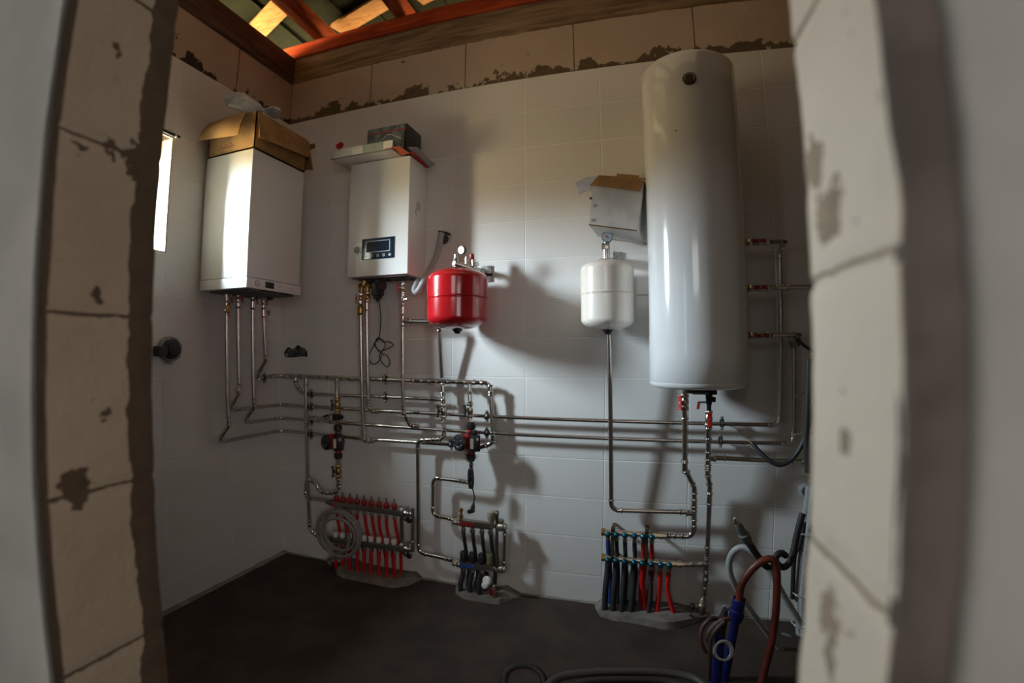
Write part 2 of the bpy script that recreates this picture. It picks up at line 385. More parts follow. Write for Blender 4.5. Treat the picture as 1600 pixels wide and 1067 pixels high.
# ================================================================== SETTING
# floor with slightly uneven screed
b = MB(); g = []
for i in range(41):
    row = []
    for j in range(61):
        x = -0.45 + 5.0 * i / 40; y = -6.25 + 6.5 * j / 60
        row.append((x, y, 0.004 * mnoise.noise(Vector((x * 2, y * 2, 0)))))
    g.append(row)
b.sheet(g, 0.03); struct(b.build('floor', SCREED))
# back wall: masonry, with a proud tile layer up to 2.76 m
b = MB(); b.box((-0.3, 0.012, -0.05), (3.45, 0.30, 3.055)); struct(b.build('wall_back', BLOCK_UP))
b = MB(); b.box((0.0, 0.0, -0.02), (3.10, 0.013, 2.76)); struct(b.build('wall_back_tiles', TILE_B))
# left wall with window opening y -1.165..-0.807, z 1.765..2.34
YW0, YW1, ZW0, ZW1 = -1.165, -0.807, 1.765, 2.340
def wall_open(x0, x1, ztop, m, name):
    b = MB()
    b.box((x0, YW1, -0.05), (x1, 0.012, ztop)); b.box((x0, -1.96, -0.05), (x1, YW0, ztop))
    b.box((x0, YW0, -0.05), (x1, YW1, ZW0)); b.box((x0, YW0, ZW1), (x1, YW1, ztop))
    return struct(b.build(name, m))
wall_open(-0.30, -0.012, 3.055, BLOCK_UPL, 'wall_left')
wall_open(-0.0125, 0.0, 2.76, TILE_L, 'wall_left_tiles')
b = MB()   # bare block reveal of the window, set 6 mm into the opening
b.box((-0.295, YW1 - 0.006, ZW0), (-0.001, YW1 + 0.001, ZW1)); b.box((-0.295, YW0 - 0.001, ZW0), (-0.001, YW0 + 0.006, ZW1))
b.box((-0.295, YW0, ZW0 - 0.001), (-0.001, YW1, ZW0 + 0.006)); struct(b.build('window_1', BLOCK_RV))
b = MB(); b.box((3.10, -1.96, -0.05), (3.4, 0.012, 3.055)); struct(b.build('wall_right', BLOCK_UPL))
b = MB(); b.box((3.088, -1.80, -0.02), (3.101, 0.0, 2.76)); struct(b.build('wall_right_render', BARE))
# doorway wall between hall and boiler room: ragged reveals built as fine grids
def jamb(side, name, mt_rev, mt_face):
    s = -1 if side == 'L' else 1
    xj = 1.32 if side == 'L' else 2.398
    nz_ = 170
    # reveal grid
    b = MB(); G = []
    for i in range(nz_ + 1):
        z = -0.02 + 2.14 * i / nz_; row = []
        for j in range(15):
            t = j / 14; y = -1.764 - 0.196 * t
            x = xj + (0.011 * t if side == 'R' else 0)
            n1 = mnoise.noise(Vector((y * 30, z * 30, 3.1 + s))) * 0.0016 + mnoise.noise(Vector((y * 9, z * 5, 7.7 + s))) * 0.0025
            edge = 0
            if t > 0.86 and side == 'R': edge = 0.006 * max(0, mnoise.noise(Vector((z * 11, 5.0, s))) + 0.15) + 0.012 * max(0, mnoise.noise(Vector((z * 3.1, 9.0, s))))
            if t > 0.93 and side == 'L': edge = 0.003 * mnoise.noise(Vector((z * 14, 5.0, s)))
            if t < 0.04: edge = 0.0025 * mnoise.noise(Vector((z * 16, 2.0, s))) + 0.002
            dz = abs(((z - (1.05 if side == 'L' else 1.37)) + 0.15) % 0.3 - 0.15)
            jt = 0.004 if dz < 0.007 else 0
            row.append((x + s * (n1 + abs(edge) + jt), y, z))
        # return of the reveal: hidden inside of wall
        G.append([(xj + s * 0.10, -1.764, z)] + row)
    for i in range(nz_):
        pass
    b.sheet(G, 0.003); o = b.build(name, mt_rev, angle=60); struct(o)
    # bare band + plaster coat on the hall side
    b = MB(); G = []
    for i in range(nz_ + 1):
        z = -0.02 + 2.14 * i / nz_
        w = 0.003 * mnoise.noise(Vector((z * 7, 1.0, s))) + 0.002 * mnoise.noise(Vector((z * 21, 4.0, s)))
        if side == 'L': P_ = [(0.012, -1.955), (0.004 + w, -1.966), (-0.001 + w, -1.9725), (0.003 + w, -1.9735), (0.03, -1.9755), (0.3, -1.977), (1.6, -1.977)]
        else: P_ = [(0.062 + w, -1.955), (0.060 + w, -1.967), (0.0635 + w, -1.973), (0.07 + w, -1.975), (0.12, -1.976), (0.4, -1.977), (1.2, -1.977)]
        G.append([(xj + s * px_, y_ + 0.0008 * mnoise.noise(Vector((px_ * 20, z * 6, 0))), z) for px_, y_ in P_])
    b.sheet(G, 0.004); o = b.build(name + '_plaster', mt_face, angle=60); struct(o)
    if side == 'R':
        b = MB(); G = []
        for i in range(nz_ + 1):
            z = -0.02 + 2.14 * i / nz_
            w = 0.006 * max(0, mnoise.noise(Vector((z * 11, 5.0, s))) + 0.15) + 0.012 * max(0, mnoise.noise(Vector((z * 3.1, 9.0, s))))
            G.append([(xj + 0.0115 + w, -1.952, z), (xj + 0.0125 + w, -1.9605, z), (xj + 0.018 + w, -1.9640, z), (xj + 0.045, -1.9650 + 0.0015 * mnoise.noise(Vector((z * 9, 2, 2))), z), (xj + 0.075, -1.9640, z)])
        b.sheet(G, 0.003); struct(b.build(name + '_edge_mortar', DARKMORTAR, angle=60))
    # wall core
    b = MB()
    if side == 'L': b.box((-0.3, -1.9625, -0.05), (xj - 0.012, -1.7635, 3.2))
    else: b.box((xj + 0.034, -1.9625, -0.05), (3.5, -1.7635, 3.2))
    struct(b.build(name + '_core', BARE))
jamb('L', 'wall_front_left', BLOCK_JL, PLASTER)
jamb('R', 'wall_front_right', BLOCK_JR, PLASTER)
b = MB(); b.box((1.2, -1.9625, 2.12), (2.6, -1.7635, 3.2)); struct(b.build('wall_front_lintel', BARE))
# hall around the photographer
b = MB(); b.box((-0.5, -6.2, 2.7), (4.6, -1.97, 2.8)); struct(b.build('ceiling', PLASTER))
b = MB(); b.box((-0.5, -6.3, -0.05), (4.6, -6.1, 2.8)); struct(b.build('wall_hall_rear', PLASTER))
b = MB(); b.box((-0.5, -6.2, -0.05), (-0.3, -1.96, 2.8)); struct(b.build('wall_hall_left', PLASTER))
b = MB(); b.box((4.4, -6.2, -0.05), (4.6, -1.7, 2.8)); b.box((3.4, -1.97, -0.05), (4.6, -1.7, 2.8)); struct(b.build('wall_hall_right', PLASTER))
# cement fillets at the wall foot
def fillet_strip(name, pts, h, d, nrm, seed):
    b = MB(); G = []
    for i, p in enumerate(pts):
        p = Vector(p); k = 1 + 0.25 * mnoise.noise(Vector((i * 0.35, seed, 0)))
        n = Vector(nrm)
        G.append([p + Vector((0, 0, h * k)) + n * 0.001, p + Vector((0, 0, h * 0.55 * k)) + n * d * 0.25, p + Vector((0, 0, h * 0.2)) + n * d * 0.6 * k, p + n * d * k + Vector((0, 0, -0.004))])
    b.sheet(G, 0.004); return struct(b.build(name, CEMENT))
fillet_strip('trim_1', [(0, -1.76 + 1.76 * k / 60, 0) for k in range(61)], 0.030, 0.045, (1, 0, 0), 1)
fillet_strip('trim_2', [(0.01 + 3.07 * k / 90, 0, 0) for k in range(91)], 0.022, 0.045, (0, -1, 0), 2)

# ------------------------------------------------------------------ roof
b = MB(); b.box((-0.30, 0.015, 3.048), (3.4, 0.17, 3.236), 0.004); tag(b.build('wall_plate_timber', WOOD_OLD), 'weathered brown timber lying along the top of the back wall', 'beam')
b = MB(); b.box((-0.17, -1.95, 3.050), (-0.004, 0.012, 3.236), 0.004); tag(b.build('wall_plate_timber', WOOD_DARK), 'weathered dark timber lying along the top of the left wall', 'beam')
b = MB(); b.box((-0.125, 0.004, 3.238), (3.4, 0.055, 3.335), 0.003); tag(b.build('eave_beam', WOOD_RED), 'red stained beam along the back wall under the rafters', 'beam')
for k, (x, lb) in enumerate([(0.15, 'red stained rafter nearest the left corner'), (0.76, 'second red stained rafter from the left corner'), (1.36, 'red stained rafter third from the left corner, mostly out of view')]):
    b = MB(); b.hexa([(x, -1.9, 3.375), (x + 0.06, -1.9, 3.375), (x + 0.06, 0.45, 3.325), (x, 0.45, 3.325), (x, -1.9, 3.505), (x + 0.06, -1.9, 3.505), (x + 0.06, 0.45, 3.455), (x, 0.45, 3.455)], 0.003)
    tag(b.build('rafter', WOOD_REDR), lb, 'rafter', 'red stained rafters')
def plank(x0, y0, x1, y1, w, z, th=0.022):
    d = Vector((x1 - x0, y1 - y0, 0)).normalized(); n = Vector((-d.y, d.x, 0)) * w / 2; A = Vector((x0, y0, z)); B = Vector((x1, y1, z))
    return MB().hexa([A - n, B - n, B + n, A + n] + [q + Vector((0, 0, th)) for q in (A - n, B - n, B + n, A + n)], 0.002)
tag(plank(-0.55, 0.055, 0.14, -0.222, 0.135, 3.508).build('roof_batten', WOOD_PINE), 'short pale pine board above the left corner, left of the first rafter', 'board')
tag(plank(0.19, 0.185, 0.80, 0.002, 0.125, 3.508).build('roof_batten', WOOD_PINE), 'slanting pale pine board between the first and second red rafters', 'board')
tag(plank(0.85, 0.10, 1.6, -0.10, 0.125, 3.51).build('roof_batten', WOOD_PINE), 'pale pine board right of the second red rafter', 'board')
for k in range(9):
    b = MB(); x0 = -0.62 + k * 0.46
    b.box((x0, -2.4, 3.56), (x0 + 0.45, 0.75, 3.566)); b.box((x0 + 0.425, -2.4, 3.535), (x0 + 0.465, 0.75, 3.562)); b.box((x0 + 0.20, -2.4, 3.550), (x0 + 0.225, 0.75, 3.562))
    o = b.build('roof_sheet', SHEETMETAL); tag(o, 'dark olive profiled roof sheet, ' + ('first', 'second', 'third', 'fourth', 'fifth', 'sixth', 'seventh', 'eighth', 'ninth')[k] + ' from the left eave', 'roof sheet', 'olive roof sheets')

# unseen boards added to block light at the roof edge; daylight only enters from below the eaves
b = MB(); b.box((-0.66, -2.4, 3.20), (-0.635, 0.78, 3.60)); tag(b.build('eave_light_blocker', WOOD_OLD), 'added unseen board blocking light along the left eave', 'board')
b = MB(); b.box((-0.66, 0.755, 3.15), (3.6, 0.78, 3.60)); tag(b.build('eave_light_blocker', WOOD_OLD), 'added unseen board blocking light along the rear eave', 'board')
b = MB(); b.box((-0.66, -2.02, 2.80), (3.6, -1.97, 3.60)); b.box((3.40, -2.0, 3.0), (3.45, 0.78, 3.60)); struct(b.build('gable_light_blocker', BARE))

# ================================================================== PIPE KIT
def fillet(pts, R):
    P = [Vector(p) for p in pts]; out = [P[0]]; arcs = []
    for i in range(1, len(P) - 1):
        a = (P[i - 1] - P[i]); c = (P[i + 1] - P[i]); la, lc = a.length, c.length; a.normalize(); c.normalize()
        ang = math.pi - a.angle(c)
        if ang < 0.05: out.append(P[i]); continue
        t = min(R * math.tan(ang / 2), la * 0.48, lc * 0.48); Rr = t / math.tan(ang / 2)
        s = P[i] + a * t; e_ = P[i] + c * t
        bis = (a + c).normalized(); cen = P[i] + bis * (Rr / math.cos(ang / 2)); n = max(4, int(ang / 0.16))
        u = (s - cen).normalized(); w = (e_ - cen).normalized(); arc = []
        for k in range(n + 1):
            f = k / n; v = (u * math.sin((1 - f) * ang) + w * math.sin(f * ang)) / math.sin(ang)
            arc.append(cen + v * Rr)
        out += arc; arcs.append((arc, -a, c))
    out.append(P[-1]); return out, arcs
def bead(b, c, d, r):
    d = Vector(d).normalized(); b.lathe(Vector(c) - d * r * 0.45, d, [(0, r * 1.02), (r * 0.12, r * 1.30), (r * 0.45, r * 1.42), (r * 0.78, r * 1.30), (r * 0.9, r * 1.02)], 14, cap=False)
def elbow_part(arc, d0, d1, r, root, name='elbow', m=None):
    b = MB(); ext = 1.7 * r
    s0 = arc[0] - d0 * ext; s1 = arc[-1] + d1 * ext
    b.tube([s0] + arc + [s1], r * 1.10, 14); bead(b, s0 + d0 * r * 0.4, d0, r); bead(b, s1 - d1 * r * 0.4, d1, r)
    return b.build(name, m or FIT, root)
def sleeve_part(c, d, r, root, L=None, name='press_coupling', m=None):
    d = Vector(d).normalized(); c = Vector(c); L = L or 5 * r; b = MB()
    b.cyl(c - d * L / 2, c + d * L / 2, r * 1.10, n=14); bead(b, c - d * (L / 2 - r * .4), d, r); bead(b, c + d * (L / 2 - r * .4), d, r)
    return b.build(name, m or FIT, root)
def tee_part(c, d, side, r, root, L=None, m=None):
    d = Vector(d).normalized(); side = Vector(side).normalized(); c = Vector(c); L = L or 6 * r; b = MB()
    b.cyl(c - d * L / 2, c + d * L / 2, r * 1.12, n=14); bead(b, c - d * (L / 2 - r * .4), d, r); bead(b, c + d * (L / 2 - r * .4), d, r)
    b.cyl(c, c + side * L * 0.5, r * 1.12, n=14); bead(b, c + side * (L * 0.5 - r * .4), side, r)
    return b.build('tee', m or FIT, root)
def pipe(name, label, pts, r=0.011, R=0.034, sleeves=(), tees=(), group='stainless heating pipes', cat='pipe', m=None):
    root = thing(name, label, cat, tuple(pts[0]), group)
    path, arcs = fillet(pts, R)
    MB().tube(path, r, 14).build('tube', m or STEEL, root)
    for a, d0, d1 in arcs: elbow_part(a, d0, d1, r, root)
    for (i, t) in sleeves:
        A, B = Vector(pts[i]), Vector(pts[i + 1]); sleeve_part(A.lerp(B, t), B - A, r, root)
    for (i, t, side) in tees:
        A, B = Vector(pts[i]), Vector(pts[i + 1]); tee_part(A.lerp(B, t), B - A, side, r, root)
    return root
def hexnut(b, c, d, w, r):
    b.lathe(Vector(c) - Vector(d).normalized() * w / 2, d, [(0, r * 0.92), (w * 0.12, r), (w * 0.88, r), (w, r * 0.92)], 6)
def ball_valve(label, p, d, hd, r=0.012, L=0.062, body=None, handle=None, butterfly=True, name='ball_valve', group='ball valves'):
    """p centre, d flow axis, hd direction the handle spindle points"""
    p = Vector(p); d = Vector(d).normalized(); hd = Vector(hd); hd = (hd - d * hd.dot(d)).normalized(); w = d.cross(hd)
    root = thing(name, label, 'valve', tuple(p), group)
    b = MB(); b.lathe(p - d * L / 2, d, [(0, r * 1.05), (L * .14, r * 1.15), (L * .2, r * 1.0), (L * .3, r * 1.25), (L * .5, r * 1.5), (L * .7, r * 1.25), (L * .8, r * 1.0), (L * .86, r * 1.15), (L, r * 1.05)], 18)
    hexnut(b, p - d * L * 0.4, d, L * 0.2, r * 1.55); hexnut(b, p + d * L * 0.4, d, L * 0.2, r * 1.55)
    b.cyl(p, p + hd * r * 2.1, r * 0.5); b.build('body', body or NICKEL, root)
    h = MB(); q = p + hd * r * 2.3
    if butterfly:
        for s in (-1, 1):
            h.obox(q + d * s * r * 1.35 + hd * r * 0.4, (r * 2.0, r * 1.5, r * 0.42), (d, w, hd), r * 0.15)
            h.obox(q + d * s * r * 2.3 + hd * r * 0.7, (r * 0.7, r * 1.9, r * 0.9), (d, w, hd), r * 0.2)
        h.cyl(q - hd * r * 0.3, q + hd * r * 0.7, r * 0.75)
    else:
        h.obox(q + d * r * 2.6 + hd * r * 0.3, (r * 6.0, r * 1.3, r * 0.5), (d, w, hd), r * 0.15); h.cyl(q - hd * r * 0.3, q + hd * r * 0.5, r * 0.7)
    h.build('handle', handle or REDP, root)
    s_ = MB(); s_.lathe(q + hd * r * 0.65, hd, [(0, r * .35), (r * .3, r * .35)], 6); s_.build('handle_screw', ZINC, root)
    return root
def clamp(label, p, d, wall=(0, 1, 0), r=0.011, up=(0, 0, 1), group='rubber lined pipe clamps', L=None):
    """two-part pipe clamp on a stud into the wall"""
    p = Vector(p); d = Vector(d).normalized(); wl = Vector(wall); up = Vector(up)
    root = thing('pipe_clamp', label, 'pipe clamp', tuple(p), group)
    b = MB(); b.lathe(p - d * 0.009, d, [(0, r * 1.05), (0, r * 1.72), (0.018, r * 1.72), (0.018, r * 1.05)], 20, cap=False); b.build('rubber_lining', RUBBER, root)
    b = MB(); b.lathe(p - d * 0.0035, d, [(0, r * 1.6), (0, r * 1.80), (0.007, r * 1.80), (0.007, r * 1.6)], 20, cap=False)
    for s in (-1, 1):
        b.obox(p + up * s * (r * 1.6 + 0.007), (0.014, 0.010, 0.015), (d, wl, up), 0.001)
    b.build('band', ZINC, root)
    for s in (-1, 1):
        c = p + up * s * (r * 1.6 + 0.008) - wl * 0.006; b = MB(); b.lathe(c, -wl, [(0, .0045), (0.004, .0042), (.0055, .002)], 10); b.build('screw', ZINC, root)
    dist = L if L else 0.05
    MB().cyl(p + wl * r * 1.6, p + wl * (dist + 0.004), 0.004, n=8).build('stud', ZINC, root)
    return root

# ================================================================== PIPES ON THE BACK AND LEFT WALLS
YW = -0.050
# level heights
H1a = V((0.042, -0.05, 1.142)); H1b = V((1.410, -0.05, 1.133))
# five level runs
pipe('heating_pipe', 'topmost level steel pipe, bending down beside the red pump at its right end',
     [(0.05, -0.232, 1.135), (0.05, -0.124, 1.142), (0.05, -0.05, 1.142), (0.789, -0.05, 1.137), (1.407, -0.05, 1.133), (1.423, -0.05, 0.828), (1.343, -0.05, 0.797)],
     0.0112, 0.035, sleeves=[(2, 0.0717), (2, 0.4465), (2, 0.6604), (2, 0.7442), (3, 0.3398), (3, 0.4191), (3, 0.4854), (3, 0.6699), (3, 0.7508), (3, 0.8932), (4, 0.12), (4, 0.9)],
     tees=[(2, 0.1597, (0, 0, -1)), (2, 0.2666, (0, 0, -1)), (2, 0.5697, (0, 0, -1)), (3, 0.5761, (0, 0, -1)), (3, 0.8204, (0, 0, -1))])
pipe('heating_pipe', 'second level steel pipe from the top, bending up into the topmost one',
     [(0.159, -0.045, 1.129), (0.169, -0.045, 1.083), (0.218, -0.045, 1.039), (0.785, -0.045, 1.042), (1.138, -0.045, 1.040)], 0.0096, 0.035, sleeves=[(3, 0.86)])
pipe('heating_pipe', 'third level steel pipe from the top, rising to the top side valve of the heater',
     [(0.12, -0.457, 1.082), (0.12, -0.44, 1.074), (0.04, -0.439, 0.971), (0.045, -0.045, 0.9650), (1.384, -0.045, 0.963), (2.777, -0.045, 0.956), (2.788, -0.045, 1.755), (2.793, -0.16, 1.759), (2.716, -0.2, 1.753)], 0.0096, 0.036,
     sleeves=[(3, 0.16), (3, 0.19)])
pipe('heating_pipe', 'fourth level steel pipe from the top, rising to the lowest side valve of the heater',
     [(0.12, -0.336, 1.004), (0.12, -0.336, 0.982), (0.04, -0.341, 0.889), (0.045, -0.045, 0.8830), (1.384, -0.045, 0.878), (2.840, -0.045, 0.873), (2.838, -0.045, 1.350), (2.843, -0.15, 1.358), (2.705, -0.2, 1.355)], 0.0096, 0.036,
     sleeves=[(3, 0.30), (3, 0.345)])
pipe('heating_pipe', 'lowest level steel pipe, from the far left bend to behind the red pump',
     [(0.12, -0.516, 0.919), (0.12, -0.516, 0.899), (0.04, -0.52, 0.809), (0.045, -0.045, 0.8050), (0.678, -0.045, 0.8), (1.235, -0.045, 0.806)], 0.0096, 0.036,
     sleeves=[(3, 0.9), (4, 0.08)])
# boiler risers on the left wall
for (px0, px1, zt, zb, lb) in [((0.12, -0.533, 1.585), (0.12, -0.516, 0.909), 0, 0, 'leftmost steel riser under the left boiler, below a brass filter'),
                               ((0.12, -0.456, 1.593), (0.12, -0.44, 1.078), 0, 0, 'second steel riser from the left under the left boiler'),
                               ((0.12, -0.352, 1.604), (0.12, -0.336, 0.989), 0, 0, 'third steel riser from the left under the left boiler')]:
    pipe('heating_pipe', lb, [px0, px1], 0.0110, 0.03, sleeves=[(0, 0.09), (0, 0.975)])
pipe('heating_pipe', 'rightmost steel riser under the left boiler, bending back to the topmost level pipe',
     [(0.12, -0.275, 1.612), (0.12, -0.247, 1.243), (0.05, -0.242, 1.154), (0.05, -0.232, 1.135)], 0.0110, 0.03, sleeves=[(0, 0.28)])
VLV = 'red handled valves under the left boiler'
ball_valve('leftmost red handled valve under the left boiler', (0.12, -0.528, 1.565), (0, 0, 1), (0.5, 1, 0), 0.0085, 0.05, group=VLV)
ball_valve('second red handled valve from the left under the left boiler', (0.12, -0.455, 1.572), (0, 0, 1), (0.5, 1, 0), 0.0085, 0.05, group=VLV)
ball_valve('third red handled valve from the left under the left boiler', (0.12, -0.348, 1.576), (0, 0, 1), (0.5, 1, 0), 0.0085, 0.05, group=VLV)
ball_valve('rightmost red handled valve under the left boiler', (0.12, -0.274, 1.576), (0, 0, 1), (0.5, 1, 0), 0.0085, 0.05, group=VLV)
def brass_filter(label, p, grp):
    p = Vector(p); root = thing('brass_filter', label, 'filter', tuple(p), grp)
    b = MB(); b.lathe(p - V(0, 0, .030), (0, 0, 1), [(0, .009), (.004, .014), (.014, .0165), (.046, .0165), (.056, .014), (.060, .009)], 20); b.build('body', BRASS, root)
    for sg in (-1, 1):
        b = MB(); hexnut(b, p + V(0, 0, sg * .036), (0, 0, 1), .012, .0125); b.build('hex_nut', BRASS, root)
    return root
brass_filter('brass barrel filter on the leftmost riser under the left boiler', (0.12, -0.526, 1.512), 'brass filters')
# strainer with side knob
p = V((0.12, -0.262, 1.511)); root = thing('strainer', 'small chrome strainer with round side cap on the rightmost riser', 'strainer', tuple(p))
b = MB(); b.lathe(p - V(0, 0, .035), (0, 0, 1), [(0, .011), (.01, .014), (.06, .014), (.07, .011)], 16); b.build('body', NICKEL, root)
b = MB(); b.lathe(p, (0.6, 0.8, -0.1), [(0, .009), (.018, .010), (.02, .014), (.032, .014)], 14); b.build('cap', NICKEL, root)

# risers under the right-hand wall boiler
pipe('heating_pipe', 'left steel riser of the pair under the boiler with display',
     [(0.667, -0.1, 1.570), (0.685, -0.1, 0.813), (0.684, -0.06, 0.789), (0.724, -0.045, 0.796)], 0.0108, 0.02, sleeves=[(0, 0.06), (0, 0.975)])
pipe('heating_pipe', 'right steel riser of the pair under the boiler with display',
     [(0.707, -0.1, 1.568), (0.719, -0.1, 0.988), (0.716, -0.06, 0.959), (0.76, -0.045, 0.963)], 0.0108, 0.02, sleeves=[(0, 0.05), (0, 0.97)])
pipe('heating_pipe', 'steel riser under the white boiler with display, directly left of the red tank',
     [(0.934, -0.1, 1.662), (0.936, -0.1, 0.97), (0.947, -0.05, 0.896), (1.002, -0.045, 0.888)], 0.0108, 0.02, sleeves=[(0, 0.10), (0, 0.22), (0, .975)],
     tees=[(0, 0.30, (1, 0, 0))])
pipe('heating_pipe', 'steel branch pipe passing behind the red tank and down into the topmost pipe',
     [(0.936, -0.1, 1.451), (1.149, -0.1, 1.443), (1.143, -0.055, 1.155)], 0.0110, 0.03, sleeves=[(0, 0.12)])
pipe('heating_pipe', 'steel drop pipe left of the dark pump, down to the red pipe manifold',
     [(0.255, -0.06, 1.132), (0.256, -0.06, 0.226), (0.318, -0.06, 0.188), (0.407, -0.06, 0.186)], 0.0103, 0.03, sleeves=[(0, 0.02), (0, 0.23), (0, .27), (0, 0.97)], tees=[(0, 0.285, (1, 0, 0))])
pipe('heating_pipe', 'short steel stub into the mixing valve above the dark pump',
     [(0.267, -0.06, 0.894), (0.446, -0.085, 0.9)], 0.0092, 0.03, sleeves=[(0, 0.35), (0, .7)])
pipe('heating_pipe', 'steel riser above the dark pump, hanging from the topmost pipe',
     [(0.475, -0.055, 1.134), (0.5, -0.085, 0.925)], 0.0103, 0.03, sleeves=[(0, 0.15), (0, 0.42)])
pipe('heating_pipe', 'swan-necked steel pipe from the dark pump into the red pipe manifold',
     [(0.499, -0.085, 0.684), (0.496, -0.08, 0.492), (0.418, -0.07, 0.469), (0.345, -0.06, 0.466), (0.31, -0.05, 0.509), (0.259, -0.045, 0.53), (0.23, -0.04, 0.51), (0.212, -0.035, 0.416), (0.245, -0.04, 0.409), (0.434, -0.07, 0.418)], 0.0108, 0.022, sleeves=[(0, .75), (0, .87)])
pipe('heating_pipe', 'steel pipe with double bend left of the red pump, down to the small manifold',
     [(1.147, -0.055, 1.128), (1.160, -0.07, 0.836), (1.007, -0.07, 0.82), (0.994, -0.06, 0.196), (1.231, -0.07, 0.183)], 0.0110, 0.032, sleeves=[(0, .1), (0, .3), (0, .38), (0, .78), (0, .88), (1, .3), (3, .8), (3, .9)])
pipe('heating_pipe', 'steel riser above the red pump, hanging from the topmost pipe',
     [(1.298, -0.055, 1.128), (1.312, -0.085, 0.949)], 0.0103, 0.03, sleeves=[(0, 0.12), (0, 0.4)])
pipe('heating_pipe', 'steel pipe looping left from under the red pump to the small manifold',
     [(1.315, -0.085, 0.749), (1.313, -0.075, 0.62), (1.094, -0.07, 0.627), (1.089, -0.07, 0.421), (1.234, -0.07, 0.409)], 0.0103, 0.032, sleeves=[(0, .4), (1, .2), (3, .8), (3, .92)])
# water-heater side
pipe('heating_pipe', 'steel pipe down from the ivory tank, bending right at the bottom',
     [(2.007, -0.13, 1.390), (2.020, -0.07, 0.534), (2.384, -0.07, 0.547)], 0.0112, 0.036, sleeves=[(1, .95)])
pipe('heating_pipe', 'steel pipe from the left valve under the water heater to the right manifold',
     [(2.346, -0.15, 1.032), (2.352, -0.13, 0.768), (2.400, -0.075, 0.664), (2.405, -0.07, 0.431), (2.247, -0.07, 0.427)], 0.0122, 0.036, sleeves=[(0, 0.05), (0, .97), (2, .35), (3, .7), (3, .85)], tees=[(2, .52, (-1, 0, 0))])
pipe('heating_pipe', 'steel pipe from the right valve under the water heater down to the drain valve',
     [(2.450, -0.15, 1.006), (2.454, -0.12, 0.749), (2.469, -0.08, 0.668), (2.469, -0.07, 0.242), (2.462, -0.07, 0.13)], 0.0115, 0.036, sleeves=[(0, .12), (0, .3), (0, .86), (0, .97), (2, .12), (2, .72), (2, 0.9), (3, .3), (3, .7)], tees=[(0, .75, (1, 0, 0)), (2, .87, (-1, 0, 0))])
pipe('heating_pipe', 'level steel pipe from under the water heater to the right, below the black cable',
     [(2.471, -0.1, 0.812), (2.883, -0.06, 0.793)], 0.0108, 0.03, sleeves=[(0, .09), (0, .93)])
pipe('heating_pipe', 'short steel pipe between the right manifold and the drain pipe',
     [(2.341, -0.07, 0.292), (2.463, -0.07, 0.298)], 0.0105, 0.03, sleeves=[(0, .3), (0, .7)])
pipe('heating_pipe', 'straight steel pipe from the middle side valve of the water heater to the right wall',
     [(2.709, -0.2, 1.558), (3.09, -0.20, 1.5550)], 0.0110, 0.03, sleeves=[(0, .12), (0, .5)])
HV = 'red handled valves on the side of the water heater'
for pp, lb in (((2.660, -0.2, 1.753), 'top red handled valve on the right side of the water heater'), ((2.659, -0.2, 1.556), 'middle red handled valve on the right side of the water heater'), ((2.660, -0.2, 1.355), 'lowest red handled valve on the right side of the water heater')):
    ball_valve(lb, pp, (1, 0, 0), (0, -1, 0), 0.0105, 0.085, handle=mat('dark_red_handle', (0.26, 0.015, 0.012), 0.4), group=HV)
ball_valve('red handled valve under the left of the water heater', (2.346, -0.15, 1.066), (0, 0, 1), (-0.8, -1, 0), 0.012, 0.07, group='valves below the water heater')
ball_valve('red handled valve below the black safety valve under the water heater', (2.450, -0.15, 0.995), (0, 0, 1), (0, -1, 0), 0.012, 0.07, group='valves below the water heater')
p = V((2.451, -0.15, 1.079)); root = thing('safety_valve', 'black safety valve with small red lever under the water heater', 'valve', tuple(p))
b = MB(); b.lathe(p - V(0, 0, .055), (0, 0, 1), [(0, .010), (.03, .010), (.035, .013), (.05, .014), (.075, .016), (.085, .012), (.11, .012)], 16); b.lathe(p, (1, -0.3, 0), [(0, .009), (.02, .012), (.028, .012)], 14); b.build('body', BLACK, root)
b = MB(); b.obox(p + V(-.022, -.005, -.012), (.045, .010, .006), ((1, 0, 0), (0, 1, 0), (0, 0, 1)), .001); b.build('lever_arm', BLACK, root)
b = MB(); b.obox(p + V(-.046, -.006, -.026), (.012, .016, .034), ((1, 0, 0), (0, 1, 0), (0.15, 0, 1)), .003); b.build('lever', REDP, root)
# valves on the pump lines
for pp, lb, bm_ in (((0.497, -0.08, 0.987), 'black handled brass valve above the dark pump', BRASS), ((0.496, -0.08, 0.608), 'black handled brass valve under the dark pump', BRASS),
                    ((1.155, -0.065, 0.983), 'black handled valve on the double-bend pipe left of the red pump', NICKEL), ((1.309, -0.08, 0.994), 'black handled valve above the red pump', NICKEL)):
    ball_valve(lb, pp, (0, 0, 1), (-0.75, -1, 0), 0.0115, 0.075, body=bm_, handle=BLACK, group='black handled pump valves')
